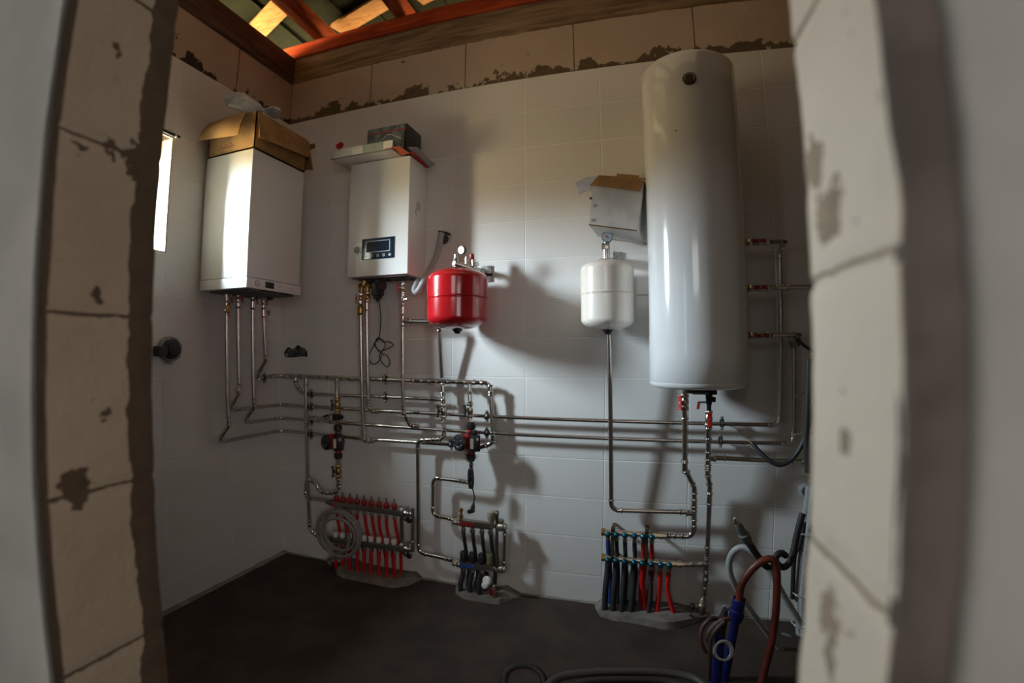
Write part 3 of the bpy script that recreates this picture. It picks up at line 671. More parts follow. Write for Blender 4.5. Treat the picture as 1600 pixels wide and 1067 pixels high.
# clamps
for lb, pp, dd, wl, L in [
    ('clamp on the left wall at the start of the topmost pipe', (0.05, -0.186, 1.137), (0, 1, 0), (-1, 0, 0), .05),
    ('clamp on the topmost pipe behind the boiler risers', (0.797, -0.05, 1.141), (1, 0, 0), (0, 1, 0), .05),
    ('clamp on the second pipe behind the boiler risers', (0.794, -0.045, 1.042), (1, 0, 0), (0, 1, 0), .045),
    ('clamp on the second pipe beside the left thin vertical pipe', (0.281, -0.045, 1.038), (1, 0, 0), (0, 1, 0), .045),
    ('clamp on the third pipe beside the left thin vertical pipe', (0.28, -0.045, 0.964), (1, 0, 0), (0, 1, 0), .045),
    ('clamp on the fourth pipe beside the left thin vertical pipe', (0.279, -0.045, 0.882), (1, 0, 0), (0, 1, 0), .045),
    ('clamp on the lowest pipe beside the left thin vertical pipe', (0.277, -0.045, 0.8), (1, 0, 0), (0, 1, 0), .045),
    ('clamp on the lowest pipe immediately left of the red pump', (1.188, -0.045, 0.807), (1, 0, 0), (0, 1, 0), .045),
    ('clamp on the third pipe beside the bend right of the red pump', (1.387, -0.045, 0.963), (1, 0, 0), (0, 1, 0), .045),
    ('clamp on the fourth pipe beside the bend right of the red pump', (1.387, -0.045, 0.878), (1, 0, 0), (0, 1, 0), .045),
    ('clamp on the third pipe under the water heater', (2.521, -0.045, 0.961), (1, 0, 0), (0, 1, 0), .045),
    ('clamp on the fourth pipe under the water heater', (2.516, -0.045, 0.88), (1, 0, 0), (0, 1, 0), .045)]:
    clamp(lb, pp, dd, wl, 0.0098, L=L)

# ================================================================== BOILERS
X3 = ((1, 0, 0), (0, 1, 0), (0, 0, 1))
root = thing('wall_boiler', 'white boiler with grey control strip hung on the left wall under an open cardboard box', 'boiler', (0.03, -0.42, 1.60))
b = MB(); b.box((0.012, -0.612, 1.655), (0.345, -0.228, 2.302), 0.005); b.build('casing', WHITE_SHEET, root)
b = MB(); b.box((0.012, -0.616, 1.600), (0.350, -0.224, 1.652), 0.004)
strip = b.build('control_strip', WHITE_SHEET, root)
b = MB(); b.lathe((0.3495, -0.545, 1.628), (1, 0, 0), [(0, .0165), (.003, .0165), (.003, .0145)], 24); b.build('pressure_gauge', PRINT, strip)
b = MB(); b.lathe((0.3525, -0.545, 1.628), (1, 0, 0), [(0, .0142), (.0004, .0142)], 24); b.obox((0.3532, -0.547, 1.630), (.0006, .002, .016), ((1, 0, 0), (0, .8, .6), (0, -.6, .8))); b.build('dial', DIAL, strip)
b = MB(); b.obox((0.3537, -0.546, 1.627), (.0006, .0022, .017), ((1, 0, 0), (0, .8, .6), (0, -.6, .8))); b.build('needle', BLACK, strip)
b = MB(); b.box((0.349, -0.492, 1.612), (0.3515, -0.430, 1.644), 0.001); b.build('display', mat('dark_lcd', (.03, .035, .03), .3), strip)
for yy in (-.39, -.30):
    b = MB(); b.lathe((0.3495, yy, 1.630), (1, 0, 0), [(0, .007), (.0015, .007), (.0015, .0055)], 18, cap=False); b.build('button', PRINT, strip)
b = MB(); b.box((0.05, -0.58, 1.590), (0.33, -0.26, 1.602)); b.build('underside', mat('dark_grey_metal', (.10, .10, .10), .6), root)
b = MB(); b.box((0.335, -0.50, 1.594), (0.351, -0.31, 1.6005)); b.build('grip_slot', BLACK, root)
b = MB(); b.lathe((0.20, -0.30, 1.572), (0, 0, 1), [(0, .012), (.02, .018), (.025, .018)], 14); b.build('outlet', BLACK, root)

CASE2 = mat('grey_white_powder_coat', (0.80, 0.80, 0.77), 0.27, coat=0.12, var=0.012, vscale=4)
root = thing('wall_boiler', 'white box boiler with dark blue display panel hung on the back wall', 'boiler', (0.828, -0.1, 1.69))
b = MB(); b.box((0.643, -0.197, 1.686), (1.012, -0.003, 2.314), 0.005); b.build('casing', CASE2, root)
FA = V((0.735, -0.199, 1.886)); FB = V((0.933, -0.199, 1.887)); FC = V((0.934, -0.199, 1.775)); FD = V((0.735, -0.199, 1.772))
xa, xb, za, zb = (FA.x + FD.x) / 2, (FB.x + FC.x) / 2, (FC.z + FD.z) / 2, (FA.z + FB.z) / 2
b = MB(); b.box((xa, -.2005, za), (xb, -.196, zb), .0015); pan = b.build('display_panel', DARKGLASS, root)
b = MB(); w = xb - xa; h = zb - za
sx0, sx1, sz0, sz1 = xa + .13 * w, xa + .87 * w, za + .33 * h, za + .87 * h
for lo, hi in (((sx0, sz0), (sx1, sz0 + .003)), ((sx0, sz1 - .003), (sx1, sz1)), ((sx0, sz0), (sx0 + .003, sz1)), ((sx1 - .003, sz0), (sx1, sz1))):
    b.box((lo[0], -.2011, lo[1]), (hi[0], -.2004, hi[1]))
b.build('screen_frame', WPRINT, pan)
b = MB(); b.box((sx0 + .003, -.2008, sz0 + .003), (sx1 - .003, -.2003, sz1 - .003)); b.build('screen', mat('blue_lcd', (.004, .016, .034), .15), pan)
icons = []
for k in range(5):
    cx_ = xa + w * (.13 + .185 * k); cz_ = za + h * .165
    b = MB(); b.lathe((cx_, -.2003, cz_), (0, -1, 0), [(0, .0078), (.0008, .0078), (.0008, .0060)], 20, cap=False)
    if k == 1: b.lathe((cx_, -.2003, cz_), (0, -1, 0), [(0, .0022), (.0008, .0022)], 10)
    elif k == 2: b.obox((cx_, -.2006, cz_), (.006, .0006, .0015), X3); b.obox((cx_, -.2006, cz_ - .003), (.0015, .0006, .005), X3)
    elif k == 3: b.obox((cx_, -.2006, cz_), (.007, .0006, .0015), ((.7, 0, .7), (0, 1, 0), (-.7, 0, .7))); b.obox((cx_, -.2006, cz_), (.007, .0006, .0015), ((.7, 0, -.7), (0, 1, 0), (.7, 0, .7)))
    elif k == 4: b.lathe((cx_ - .002, -.2003, cz_), (0, -1, 0), [(0, .004), (.0008, .004)], 14)
    else: b.obox((cx_, -.2006, cz_), (.0015, .0006, .007), X3); b.lathe((cx_, -.2003, cz_), (0, -1, 0), [(0, .004), (.0008, .004), (.0008, .003)], 14, cap=False)
    b.build('button', WPRINT, pan)
FE = V((0.703, -0.199, 1.830))
b = MB(); b.ring(FE + V(0, .0005, 0), (0, -1, 0), .0222, .0034, 36, 10); b.build('gauge_ring', mat('white_ring', (.97, .97, .96), .3), root)
b = MB(); b.lathe(FE, (0, -1, 0), [(0, .0186), (.0015, .0186)], 26); g_ = b.build('gauge', mat('grey_dial', (.16, .16, .15), .4), root)
b = MB(); b.lathe(FE + V(0, -.0014, 0), (0, -1, 0), [(0, .011), (.0008, .011), (.0008, .0095)], 22, cap=False); b.obox(FE + V(0, -.002, 0), (.012, .0006, .0015), ((.7, 0, .7), (0, 1, 0), (-.7, 0, .7))); b.build('needle', PRINT, g_)
# data plate on the right side: rows of fine print
b = MB()
for k in range(7): b.box((1.0115, -.115 + .0, 2.085 - k * .0072), (1.0128, -.072, 2.0885 - k * .0072))
b.box((1.0115, -.128, 2.035), (1.0128, -.118, 2.042)); b.box((1.0115, -.128, 2.020), (1.0128, -.112, 2.030)); b.box((1.0115, -.12, 2.006), (1.0128, -.108, 2.014))
b.build('data_plate', PRINT, root)
for yy, zz in ((-.135, 1.895), (-.135, 1.865), (-.03, 2.13), (-.05, 2.13)):
    b = MB(); b.lathe((1.0115, yy, zz), (1, 0, 0), [(0, .003), (.0012, .003)], 8); b.build('screw_hole', PRINT, root)
b = MB(); b.box((.665, -.18, 1.679), (.99, -.02, 1.688)); b.build('underside', mat('dark_grey_metal', (.10, .10, .10), .6), root)
# brass union pair
p = V((0.693, -0.1, 1.653)); root = thing('brass_union', 'brass cross fitting with red cap under the boiler with display', 'fitting', tuple(p))
b = MB(); b.lathe(p + V(-.036, 0, 0), (1, 0, 0), [(0, .013), (.005, .015), (.012, .0125), (.058, .0125), (.064, .017), (.078, .017)], 18); b.lathe(p + V(-.005, 0, -.004), (0, 0, 1), [(0, .012), (.02, .012), (.022, .016), (.034, .016)], 6)
for dx in (-.022, .018): b.lathe(p + V(dx, 0, -.004), (0, 0, -1), [(0, .011), (.02, .011), (.022, .014), (.032, .014)], 14)
b.build('body', BRASS, root)
b = MB(); b.obox(p + V(-.004, -.012, .034), (.040, .010, .010), X3, .002); b.cyl(p + V(-.004, 0, .028), p + V(-.004, 0, .046), .012); b.build('handle', REDP, root)
ball_valve('left red butterfly valve of the pair under the boiler with display', (0.667, -0.1, 1.584), (0, 0, 1), (-.8, -.5, 0), 0.0095, 0.05, group='valves under the boiler with display')
ball_valve('right red butterfly valve of the pair under the boiler with display', (0.711, -0.1, 1.589), (0, 0, 1), (-.8, -.5, 0), 0.0095, 0.05, body=BRASS, group='valves under the boiler with display')
brass_filter('brass barrel filter on the left riser under the boiler with display', (0.666, -0.1, 1.517), 'brass filters')
ball_valve('red handled valve under the right of the boiler with display', (0.934, -0.1, 1.628), (0, 0, 1), (-.9, -.45, 0), 0.0095, 0.06, group='valves under the boiler with display')
p = V((0.935, -0.1, 1.566)); root = thing('drain_tee', 'chrome tee with side plug on the riser left of the red tank', 'fitting', tuple(p))
b = MB(); b.lathe(p - V(0, 0, .02), (0, 0, 1), [(0, .010), (.006, .013), (.034, .013), (.04, .010)], 16); b.lathe(p, (1, -.2, 0), [(0, .010), (.025, .010), (.025, .0135), (.034, .0135)], 14); b.build('body', FIT, root)
p = V((0.784, -0.1, 1.635)); root = thing('air_separator', 'black pump head with round cap under the boiler with display', 'pump', tuple(p))
b = MB(); b.obox(p + V(-.008, 0, -.006), (.052, .05, .075), X3, .006); b.obox(p + V(-.008, 0, -.05), (.036, .035, .02), X3, .004); b.build('body', BLACK, root)
b = MB(); b.lathe(p + V(.012, -.005, .012), (.75, -.65, 0), [(0, .027), (.022, .029), (.028, .026)], 22); b.build('motor_cap', BLACK, root)
b = MB(); b.lathe(p + V(-.006, -.005, .030), (0, 0, 1), [(0, .021), (.008, .021), (.01, .016), (.02, .016)], 18); b.build('collar', mat('blue_plastic', (.03, .08, .16), .4), root)
b = MB(); b.lathe(p + V(-.008, 0, -.058), (0, 0, -1), [(0, .011), (.012, .007), (.016, .006)], 10); b.build('cable_gland', BLACK, root)
# its cable hanging in loops
cpts = [(0.785, -0.1, 1.579), (0.787, -0.09, 1.514), (0.789, -0.085, 1.462), (0.775, -0.08, 1.365), (0.743, -0.075, 1.337), (0.756, -0.07, 1.306), (0.785, -0.07, 1.281), (0.819, -0.065, 1.267), (0.835, -0.065, 1.233), (0.822, -0.07, 1.208), (0.792, -0.075, 1.232), (0.779, -0.08, 1.267), (0.799, -0.08, 1.298), (0.809, -0.07, 1.323), (0.793, -0.07, 1.354), (0.767, -0.075, 1.361),
        (0.75, -0.08, 1.337), (0.767, -0.08, 1.302), (0.792, -0.075, 1.295), (0.829, -0.07, 1.309), (0.858, -0.065, 1.326), (0.83, -0.065, 1.344), (0.793, -0.07, 1.344), (0.76, -0.07, 1.365), (0.725, -0.06, 1.320), (0.7, -0.06, 1.274), (0.704, -0.065, 1.242), (0.732, -0.07, 1.221), (0.768, -0.075, 1.236), (0.795, -0.08, 1.271)]
b = MB(); b.tube(spline(cpts, 6), 0.0026, 8); tag(b.build('power_cable', RUBBER), 'thin black cable hanging in flower-like loops beside the boiler risers', 'cable')
# black sleeves poking out of the underside
for lb, pp, m_ in (('small black stub under the middle of the boiler with display', (0.843, -0.1, 1.677), BLACK), ('green and black connector under the right of the boiler with display', (0.937, -0.1, 1.682), mat('green_plastic', (.03, .10, .07), .4))):
    p = V(pp); b = MB(); b.lathe(p + V(0, 0, -.008), (0, 0, 1), [(0, .007), (.01, .016), (.026, .016)], 14); tag(b.build('cable_gland', m_), lb, 'connector')
# grey corrugated drain hose
def corr(pts, r, amp=0.07, pitch=0.0052):
    """ribbed hose"""
    L = [0]
    for i in range(1, len(pts)): L.append(L[-1] + (pts[i] - pts[i - 1]).length)
    n = int(L[-1] / (pitch / 3)); out = []; j = 0
    for k in range(n + 1):
        s = L[-1] * k / n
        while j < len(L) - 2 and L[j + 1] < s: j += 1
        t = (s - L[j]) / max(1e-9, L[j + 1] - L[j]); out.append(pts[j].lerp(pts[j + 1], min(1, t)))
    return out, (lambda i: r * (1 + amp * math.cos(i * 2 * math.pi / 3)))
hp, rf = corr(spline([(1.132, -0.035, 1.923), (1.128, -0.05, 1.906), (1.127, -0.07, 1.843), (1.116, -0.09, 1.772), (1.090, -0.11, 1.703), (1.062, -0.12, 1.649), (1.037, -0.12, 1.610), (1.015, -0.115, 1.602), (1.006, -0.105, 1.624), (1.018, -0.1, 1.654), (1.024, -0.09, 1.669)], 8), 0.0155)
root = thing('drain_hose', 'grey ribbed hose curving from the wall down under the boiler with display', 'hose', tuple(hp[0]))
MB().tube(hp, 0.0155, 14, rfun=rf).build('hose', GREYHOSE, root)
b = MB(); b.obox(V((1.141, -0.03, 1.924)), (.055, .05, .008), ((1, 0, -.25), (0, 1, 0), (.25, 0, 1)), .001); b.lathe(V((1.125, -0.002, 1.896)), (0, -1, 0), [(0, .027), (.02, .026), (.03, .016)], 16); b.build('wall_bracket', mat('rusty_dark_bracket', (.05, .035, .028), .6), root)

# ================================================================== EXPANSION TANKS
def tank(name, label, c, r, z0, z1, m, sx=1):
    c = Vector(c); root = thing(name, label, 'tank', (c.x, c.y, z0)); H = z1 - z0; mid = (z0 + z1) / 2 + 0.002
    pr = []
    dm = r * 0.36; rc = r * 0.30
    def end(s, zc):
        out = []
        for k in range(15):
            t = k / 14; a = t * math.pi / 2
            rad = r * math.sin(a) ** 0.80 if a > 0 else 0; z = dm * (math.cos(a)) ** 1.05 if a < math.pi / 2 else 0
            out.append((s * z + zc, rad))
        return out
    low = end(-1, z0 + dm); up = end(1, z1 - dm)[::-1]
    pr = low + [(z0 + dm + .004, r), (mid - .012, r), (mid - .008, r), (mid - .006, r), (mid - .004, r * 1.012), (mid - .0012, r * 1.012), (mid, r * .985), (mid + .0012, r * 1.012), (mid + .004, r * 1.012), (mid + .006, r), (mid + .008, r), (mid + .012, r), (z1 - dm - .004, r)] + up
    MB().lathe((c.x, c.y, 0), (0, 0, 1), [(z, q) for z, q in pr], 64, cap=False).build('shell', m, root, angle=60)
    b = MB(); b.lathe((c.x, c.y, z0 + .006), (0, 0, -1), [(0, .026), (.008, .026), (.018, .017), (.026, .013), (.028, 0.002)], 20); b.build('valve_cap', BLACK, root)
    return root
RC = V(1.292, -0.20, 0); WC = V(2.006, -0.16, 0)
tank('expansion_tank', 'red expansion tank with black bottom cap on the back wall', RC, 0.148, 1.398, 1.692, RED_ENAMEL)
tank('expansion_tank', 'ivory white expansion tank beside the water heater', WC, 0.121, 1.388, 1.704, IVORY)
# gauge sets
def gauge(root, c, d, r, face=DIAL, rim=BLACK):
    d = Vector(d).normalized(); c = Vector(c)
    b = MB(); b.lathe(c - d * .014, d, [(0, r * .85), (.004, r), (.022, r), (.022, r * .9)], 28); g_ = b.build('pressure_gauge', rim, root)
    b = MB(); b.lathe(c + d * .0075, d, [(0, r * .9), (.001, r * .9)], 28); b.build('dial', face, g_)
    a, q, _ = frame(d); b = MB(); b.obox(c + d * .0092 + a * r * .12, (r * .85, r * .10, .0006), ((a * .8 + q * .6), (q * .8 - a * .6), d)); b.lathe(c + d * .0085, d, [(0, r * .16), (.0016, r * .16)], 12); b.build('needle', REDP, g_)
    b = MB()
    for k in range(9):
        an = -0.6 + k * 0.545; v = a * math.cos(an) + q * math.sin(an); w_ = d.cross(v); b.obox(c + d * .0088 + v * r * .74, (r * .16, r * .05, .0005), (v, w_, d))
    b.build('scale', BLACK, g_)
root = thing('safety_group', 'chrome safety group with pressure gauge bolted above the red tank', 'valve set', (RC.x, RC.y, 1.69))
A0 = V((1.280, -0.2, 1.719)); A1 = V((1.361, -0.06, 1.699))
b = MB(); b.lathe((A0.x, A0.y, 1.688), (0, 0, 1), [(0, .024), (.004, .024), (.004, .010), (A0.z - 1.688, .010)], 16); b.build('tank_stud', FIT, root)
b = MB(); b.lathe((A0.x, A0.y, 1.690), (0, 0, 1), [(0, .034), (.003, .038), (.009, .034)], 18); b.build('rubber_ring', mat('red_brown_rubber', (.07, .015, .012), .5), root)
dd = (A1 - A0).normalized(); b = MB(); b.lathe(A0 - dd * .012, dd, [(0, .014), (.012, .0155), ((A1 - A0).length, .0155)], 18)
b.build('manifold_bar', NICKEL, root)
b = MB(); q = A1 + V(.0, .03, 0); b.obox(A1 + V(0, .055, -.005), (.075, .008, .085), X3, .002); b.obox(A0.lerp(A1, .95) + V(0, .03, 0), (.03, .05, .03), X3, .003); b.build('wall_bracket', ZINC, root)
b = MB(); b.cyl(A0 + V(0, 0, 0), A0 + V(0, 0, .045), .0085); b.cyl(A0 + V(-.012, 0, .016), A0 + V(.010, 0, .016), .004); b.lathe(A0 + V(0, 0, .012), (0, 0, 1), [(0, .013), (.012, .013)], 6); b.build('gauge_stem', FIT, root)
gauge(root, V((1.313, -0.2, 1.784)), (-.30, -1, -.1), .0205)
for t, hh, m_, rr_ in ((.42, .030, NICKEL, .011), (.68, .034, NICKEL, .011)):
    q = A0.lerp(A1, t); b = MB(); b.lathe(q, (0, 0, 1), [(0, .009), (hh, .009), (hh, rr_), (hh + .014, rr_), (hh + .014, .007), (hh + .022, .007)], 14); b.build('valve_body', m_, root)
q = A0.lerp(A1, .62); b = MB(); b.lathe(q + V(0, 0, .045), (0, 0, 1), [(0, .011), (.004, .0125), (.026, .0125), (.030, .009)], 14); b.build('relief_cap', mat('red_cap', (.35, .03, .025), .4), root)
b = MB(); b.lathe(q + V(.01, 0, .02), (1, -.5, -.1), [(0, .008), (.02, .009), (.022, .012), (.03, .012)], 14); b.build('side_outlet', FIT, root)
b = MB(); q = A0.lerp(A1, .7); b.lathe(q + V(0, 0, -.004), (0, 0, -1), [(0, .010), (.02, .010), (.02, .014), (.035, .014)], 14); b.lathe(q + V(.03, 0, -.03), (1, 0, -.1), [(0, .010), (.025, .010), (.025, .013), (.035, .013)], 12); b.build('lower_outlet', NICKEL, root)
b = MB(); b.lathe(q + V(.064, 0, -.033), (1, 0, 0), [(0, .014), (.006, .014), (.006, .007), (.03, .007), (.03, .009), (.036, .009)], 12); b.build('drain_tap', BLACK, root)

root = thing('safety_group', 'chrome connector with round pressure gauge above the ivory tank', 'valve set', (WC.x, WC.y, 1.70))
p = V(2.004, -.16, 1.702)
b = MB(); b.lathe(p, (0, 0, 1), [(0, .034), (.007, .036), (.009, .0155), (.052, .0155)], 20); b.build('stem', FIT, root)
b = MB(); b.obox(p + V(-.002, 0, .066), (.036, .03, .030), X3, .003); b.build('valve_block', NICKEL, root)
b = MB(); b.cyl(p + V(.010, -.004, .05), p + V(.010, -.004, .086), .006); b.lathe(p + V(0, 0, .078), (0, 0, 1), [(0, .009), (.02, .009)], 12); b.build('neck', FIT, root)
gauge(root, V((2.011, -0.175, 1.810)), (.0, -1, -.06), .0255, face=mat('grey_blue_dial', (.34, .40, .45), .4), rim=mat('dark_teal_rim', (.03, .07, .08), .3))
b = MB(); b.obox(V(2.045, -.005, 1.735), (.045, .006, .075), X3, .002); b.obox(V(2.04, -.08, 1.725), (.006, .15, .045), X3, .002); b.obox(V(2.02, -.155, 1.712), (.045, .03, .006), X3, .001); b.build('wall_bracket', ZINC, root)
b = MB(); b.cyl(V(2.045, -.002, 1.745), V(2.045, -.014, 1.745), .006, n=6); b.build('bolt', ZINC, root)

# ================================================================== WATER HEATER
HCx, HCy, HR = 2.393, -0.262, 0.2015
root = thing('water_heater', 'tall white cylindrical water heater on the back wall', 'water heater', (HCx, HCy, 1.138))
pr = [(1.143, 0.0), (1.140, .06), (1.139, .15), (1.141, .180), (1.148, .196), (1.156, HR - .001), (1.163, HR), (1.1645, HR - .0012), (1.166, HR + .0003)]
pr += [(1.166 + (2.498 - 1.166) * k / 12, HR + .0003) for k in range(1, 13)] + [(2.509, HR - .004), (2.516, HR - .014), (2.518, HR - .03), (2.519, 0.0)]
MB().lathe((HCx, HCy, 0), (0, 0, 1), pr, 128, cap=False).build('shell', WHITE_ENAMEL, root, angle=45)
def on_heater(px_dir, z, out=0.0):
    a = math.radians(px_dir); return V(HCx + (HR + out) * math.sin(a), HCy - (HR + out) * math.cos(a), z), V(math.sin(a), -math.cos(a), 0)
c, n = on_heater(-2.07, 2.3776, -0.001)
b = MB(); b.lathe(c, n, [(0, .0275), (.003, .0275), (.006, .0245)], 30); g_ = b.build('thermometer', BLACK, root)
b = MB(); b.lathe(c + n * .0055, n, [(0, .0235), (.001, .0235)], 28); b.build('dial', mat('dark_red_dial', (.06, .012, .010), .4), g_)
b = MB(); a_, q_, _ = frame(n)
for k in range(13):
    an = math.radians(-15 + 17.5 * k); v = a_ * math.cos(an) + q_ * math.sin(an); b.obox(c + n * .007 + v * .0195, (.006, .0016, .0006), (v, n.cross(v), n))
b.build('scale', WPRINT, g_)
b = MB(); b.obox(c + n * .007 + q_ * -.002, (.0016, .018, .0006), (a_, q_, n)); b.build('needle', REDP, g_)
c, n = on_heater(-20.77, 2.1659); b = MB(); b.lathe(c - n * .001, n, [(0, .0035), (.002, .003)], 10); b.build('screw', BLACK, root)
c, n = on_heater(-8.59, 1.1379)
b = MB(); b.lathe((HCx, HCy + .02, 1.141), (0, 0, -1), [(0, .058), (.022, .058), (.027, .05)], 22); b.obox(V(HCx + .03, HCy + .03, 1.118), (.10, .05, .020), X3, .003); b.build('flange_cover', BLACK, root)
b = MB(); b.cyl((2.345, -.16, 1.145), (2.345, -.16, 1.085), .012); b.build('inlet_stub', NICKEL, root)
b = MB(); b.obox(V(HCx + HR + .004, -.22, 1.8520), (.01, .012, .03), X3, .002); b.build('side_bracket', BLACK, root)
for zz in (1.7550, 1.5570, 1.3560):
    b = MB(); b.lathe((HCx + HR - .018, -.2, zz), (1, 0, 0), [(0, .012), (.03, .012), (.03, .0155), (.042, .0155)], 8); b.build('side_stub', BRASS, root)
for zz in (2.25, 1.40):
    b = MB(); b.box((HCx - .11, -.065, zz), (HCx + .11, .0, zz + .03)); b.build('mounting_bar', ZINC, root)

# ================================================================== PUMPS
def pump(label, c, dark=False):
    c = Vector(c); root = thing('circulation_pump', label, 'pump', tuple(c), 'red circulation pumps with black nuts')
    b = MB(); b.lathe(c - V(0, 0, .066), (0, 0, 1), [(0, .016), (.02, .016), (.036, .030), (.066, .040), (.096, .030), (.112, .016), (.132, .016)], 22)
    b.lathe(c + V(-.022, -.005, 0), (-.35, -1, .05), [(0, .036), (.02, .043), (.055, .043)], 28); b.obox(c + V(-.012, -.03, .030), (.05, .05, .022), ((.8, 0, .6), (0, 1, 0), (-.6, 0, .8)), .004); b.build('housing', CAST, root)
    d = V(-.35, -1, .05).normalized(); f = c + V(-.022, -.005, 0) + d * .055
    b = MB(); b.lathe(f, d, [(0, .0425), (.004, .0425), (.012, .034), (.012, .009), (.0145, .009), (.016, .006)], 30); fc = b.build('motor_face', BLACK, root)
    b = MB(); b.lathe(f + d * .012, d, [(0, .008), (.004, .007)], 14); b.build('vent_screw', mat('dull_screw', (.2, .2, .2), .4, 1.0), fc)
    b = MB(); a_, q_, _ = frame(d)
    for k in (0, 1, 2, 3, 5): 
        an = math.radians(60 * k + 25); v = a_ * math.cos(an) + q_ * math.sin(an); b.obox(f + d * .0118 + v * .024, (.006, .0018, .0008), (v, d.cross(v), d))
    for s_ in (-1, 0, 1): b.obox(f + d * .0118 + q_ * -.02 + a_ * .006 * s_, (.0022, .006, .0008), (a_, q_, d))
    b.build('face_print', WPRINT, fc)
    b = MB(); e = c + V(.038, -.045, .004); ax = (V(.92, .39, 0), V(-.39, .92, 0), V(0, 0, 1)); b.obox(e, (.052, .052, .082), ax, .006); tb = b.build('terminal_box', BLACK, root)
    b = MB(); b.obox(e + ax[0] * -.016 + ax[1] * -.0262, (.016, .001, .052), ax); b.obox(e + ax[0] * .012 + ax[1] * -.0262 + ax[2] * .022, (.010, .001, .012), ax); b.build('rating_label', mat('orange_white_label', (.62, .56, .50), .5, col2=(.60, .10, .04), vscale=28, ramp=(.45, .5)), tb)
    b = MB(); b.obox(e + V(-.002, 0, .052), (.024, .03, .026), ax, .006); b.build('cable_gland', BLACK, tb)
    for s in (-1, 1):
        b = MB(); z = c.z + s * .078
        b.lathe((c.x, c.y, z - .013), (0, 0, 1), [(0, .021), (.003, .024), (.023, .024), (.026, .021)], 10); b.lathe((c.x, c.y, z + s * .013 - (.008 if s > 0 else .008)), (0, 0, 1), [(0, .019), (.016, .017)], 16); b.build('union_nut', BLACK, root)
    return root
PC = V((1.315, -0.085, 0.835)); P2 = V((0.502, -0.085, 0.779))
pp_ = pump('red circulation pump under the right end of the topmost pipe, its cable bundled below', PC)
c2 = copy_tree(pp_, P2 - PC, 'dark looking red circulation pump at the left, under a mixing valve')
p = V((0.5, -0.085, 0.922)); root = thing('mixing_valve', 'black mixing valve head with white label above the dark pump', 'valve', tuple(p))
b = MB(); b.lathe(p - V(0, 0, .022), (0, 0, 1), [(0, .012), (.008, .016), (.036, .016), (.044, .012)], 16); b.lathe(p + V(-.055, 0, 0), (1, 0, 0), [(0, .010), (.01, .014), (.022, .014), (.03, .011), (.055, .011)], 14); b.build('body', BRASS, root)
b = MB(); b.obox(p + V(.002, -.025, 0), (.046, .035, .036), X3, .005); b.lathe(p + V(.018, -.01, 0), (1, -.25, 0), [(0, .017), (.022, .014), (.026, .012)], 18); b.build('actuator', BLACK, root)
b = MB(); b.obox(p + V(-.010, -.0428, .001), (.011, .001, .026), X3); b.build('label', mat('pale_label', (.55, .58, .62), .5), root)
b = MB(); b.obox(p + V(-.075, -.01, .0), (.03, .018, .012), ((.9, 0, .3), (0, 1, 0), (-.3, 0, .9)), .003); b.build('lever', BLACK, root)
# pump cable bundle and plug
g = []; base = V((1.325, -0.105, 0.659))
for k in range(60):
    t = k / 59 * 5 * 2 * math.pi; g.append(base + V(.010 * math.sin(t) + .003 * math.sin(t * .37), -.010 + .007 * math.cos(t * .5), -.006 + .052 * math.cos(t + .4 * math.sin(t * .3))))
root = thing('power_cable', 'black pump cable tied in a bundle, ending in a plug above the small manifold', 'cable', tuple(base))
MB().tube([V((1.370, -0.12, 0.876)), V((1.346, -0.12, 0.785)), V((1.324, -0.11, 0.716))] + spline(g, 2) + spline([g[-1], (1.326, -0.1, 0.608), (1.336, -0.1, 0.559), (1.333, -0.1, 0.515)], 6), .0034, 8).build('cord', RUBBER, root)
b = MB(); b.lathe(base + V(0, -.008, .0), (0, 0, 1), [(0, .014), (.006, .015), (.01, .014)], 12); b.build('tie', BLACK, root)
p = V((1.325, -0.1, 0.484)); b = MB(); b.lathe(V((1.333, -0.1, 0.522)), (p - V((1.333, -0.1, 0.522))), [(0, .005), (.015, .009), (.03, .013)], 12); b.obox(p + V(-.006, 0, -.006), (.034, .026, .022), ((.95, 0, .3), (0, 1, 0), (-.3, 0, .95)), .006); pl = b.build('plug', BLACK, root)
b = MB(); b.cyl(p + V(-.02, -.006, -.010), p + V(-.040, -.006, -.014), .0024, n=8); b.cyl(p + V(-.02, .010, -.010), p + V(-.040, .010, -.014), .0024, n=8); b.build('pins', NICKEL, pl)

# ================================================================== MANIFOLDS
def bar(b, A, B, w, h, bev=.003):
    A = Vector(A); B = Vector(B); d = (B - A).normalized(); n = V(0, 1, 0); n = (n - d * n.dot(d)).normalized(); u = d.cross(n) * -1
    b.obox((A + B) / 2, ((B - A).length, w, h), (d, n, u), bev)
root = thing('underfloor_manifold', 'large steel manifold with red plastic pipes, red flow meters and white caps', 'manifold', (.7, -.09, .05))
UA, UB = V((0.458, -0.09, 0.419)), V((0.928, -0.09, 0.419)); LA, LB = V((0.454, -0.09, 0.204)), V((0.923, -0.09, 0.219))
zu = (UA.z + UB.z) / 2; zl = (LA.z + LB.z) / 2
b = MB(); bar(b, UA, UB, .034, .030); b.build('upper_bar', mat('dull_steel_bar', (.36, .33, .30), .38, .85), root)
b = MB(); bar(b, LA, LB, .034, .030); b.build('lower_bar', mat('dull_steel_bar', (.36, .33, .30), .38, .85), root)
fx = [525.7, 536, 547.2, 558, 569.3, 580.6, 592.5, 604, 616.4]
FXW = [0.4840, 0.5300, 0.5790, 0.6260, 0.6740, 0.7210, 0.7700, 0.8170, 0.8670]
CXW = [0.4710, 0.5180, 0.5660, 0.6180, 0.6650, 0.7110, 0.7610, 0.8110, 0.8590]
fm = None; cp = None; rp = None; rp2 = None
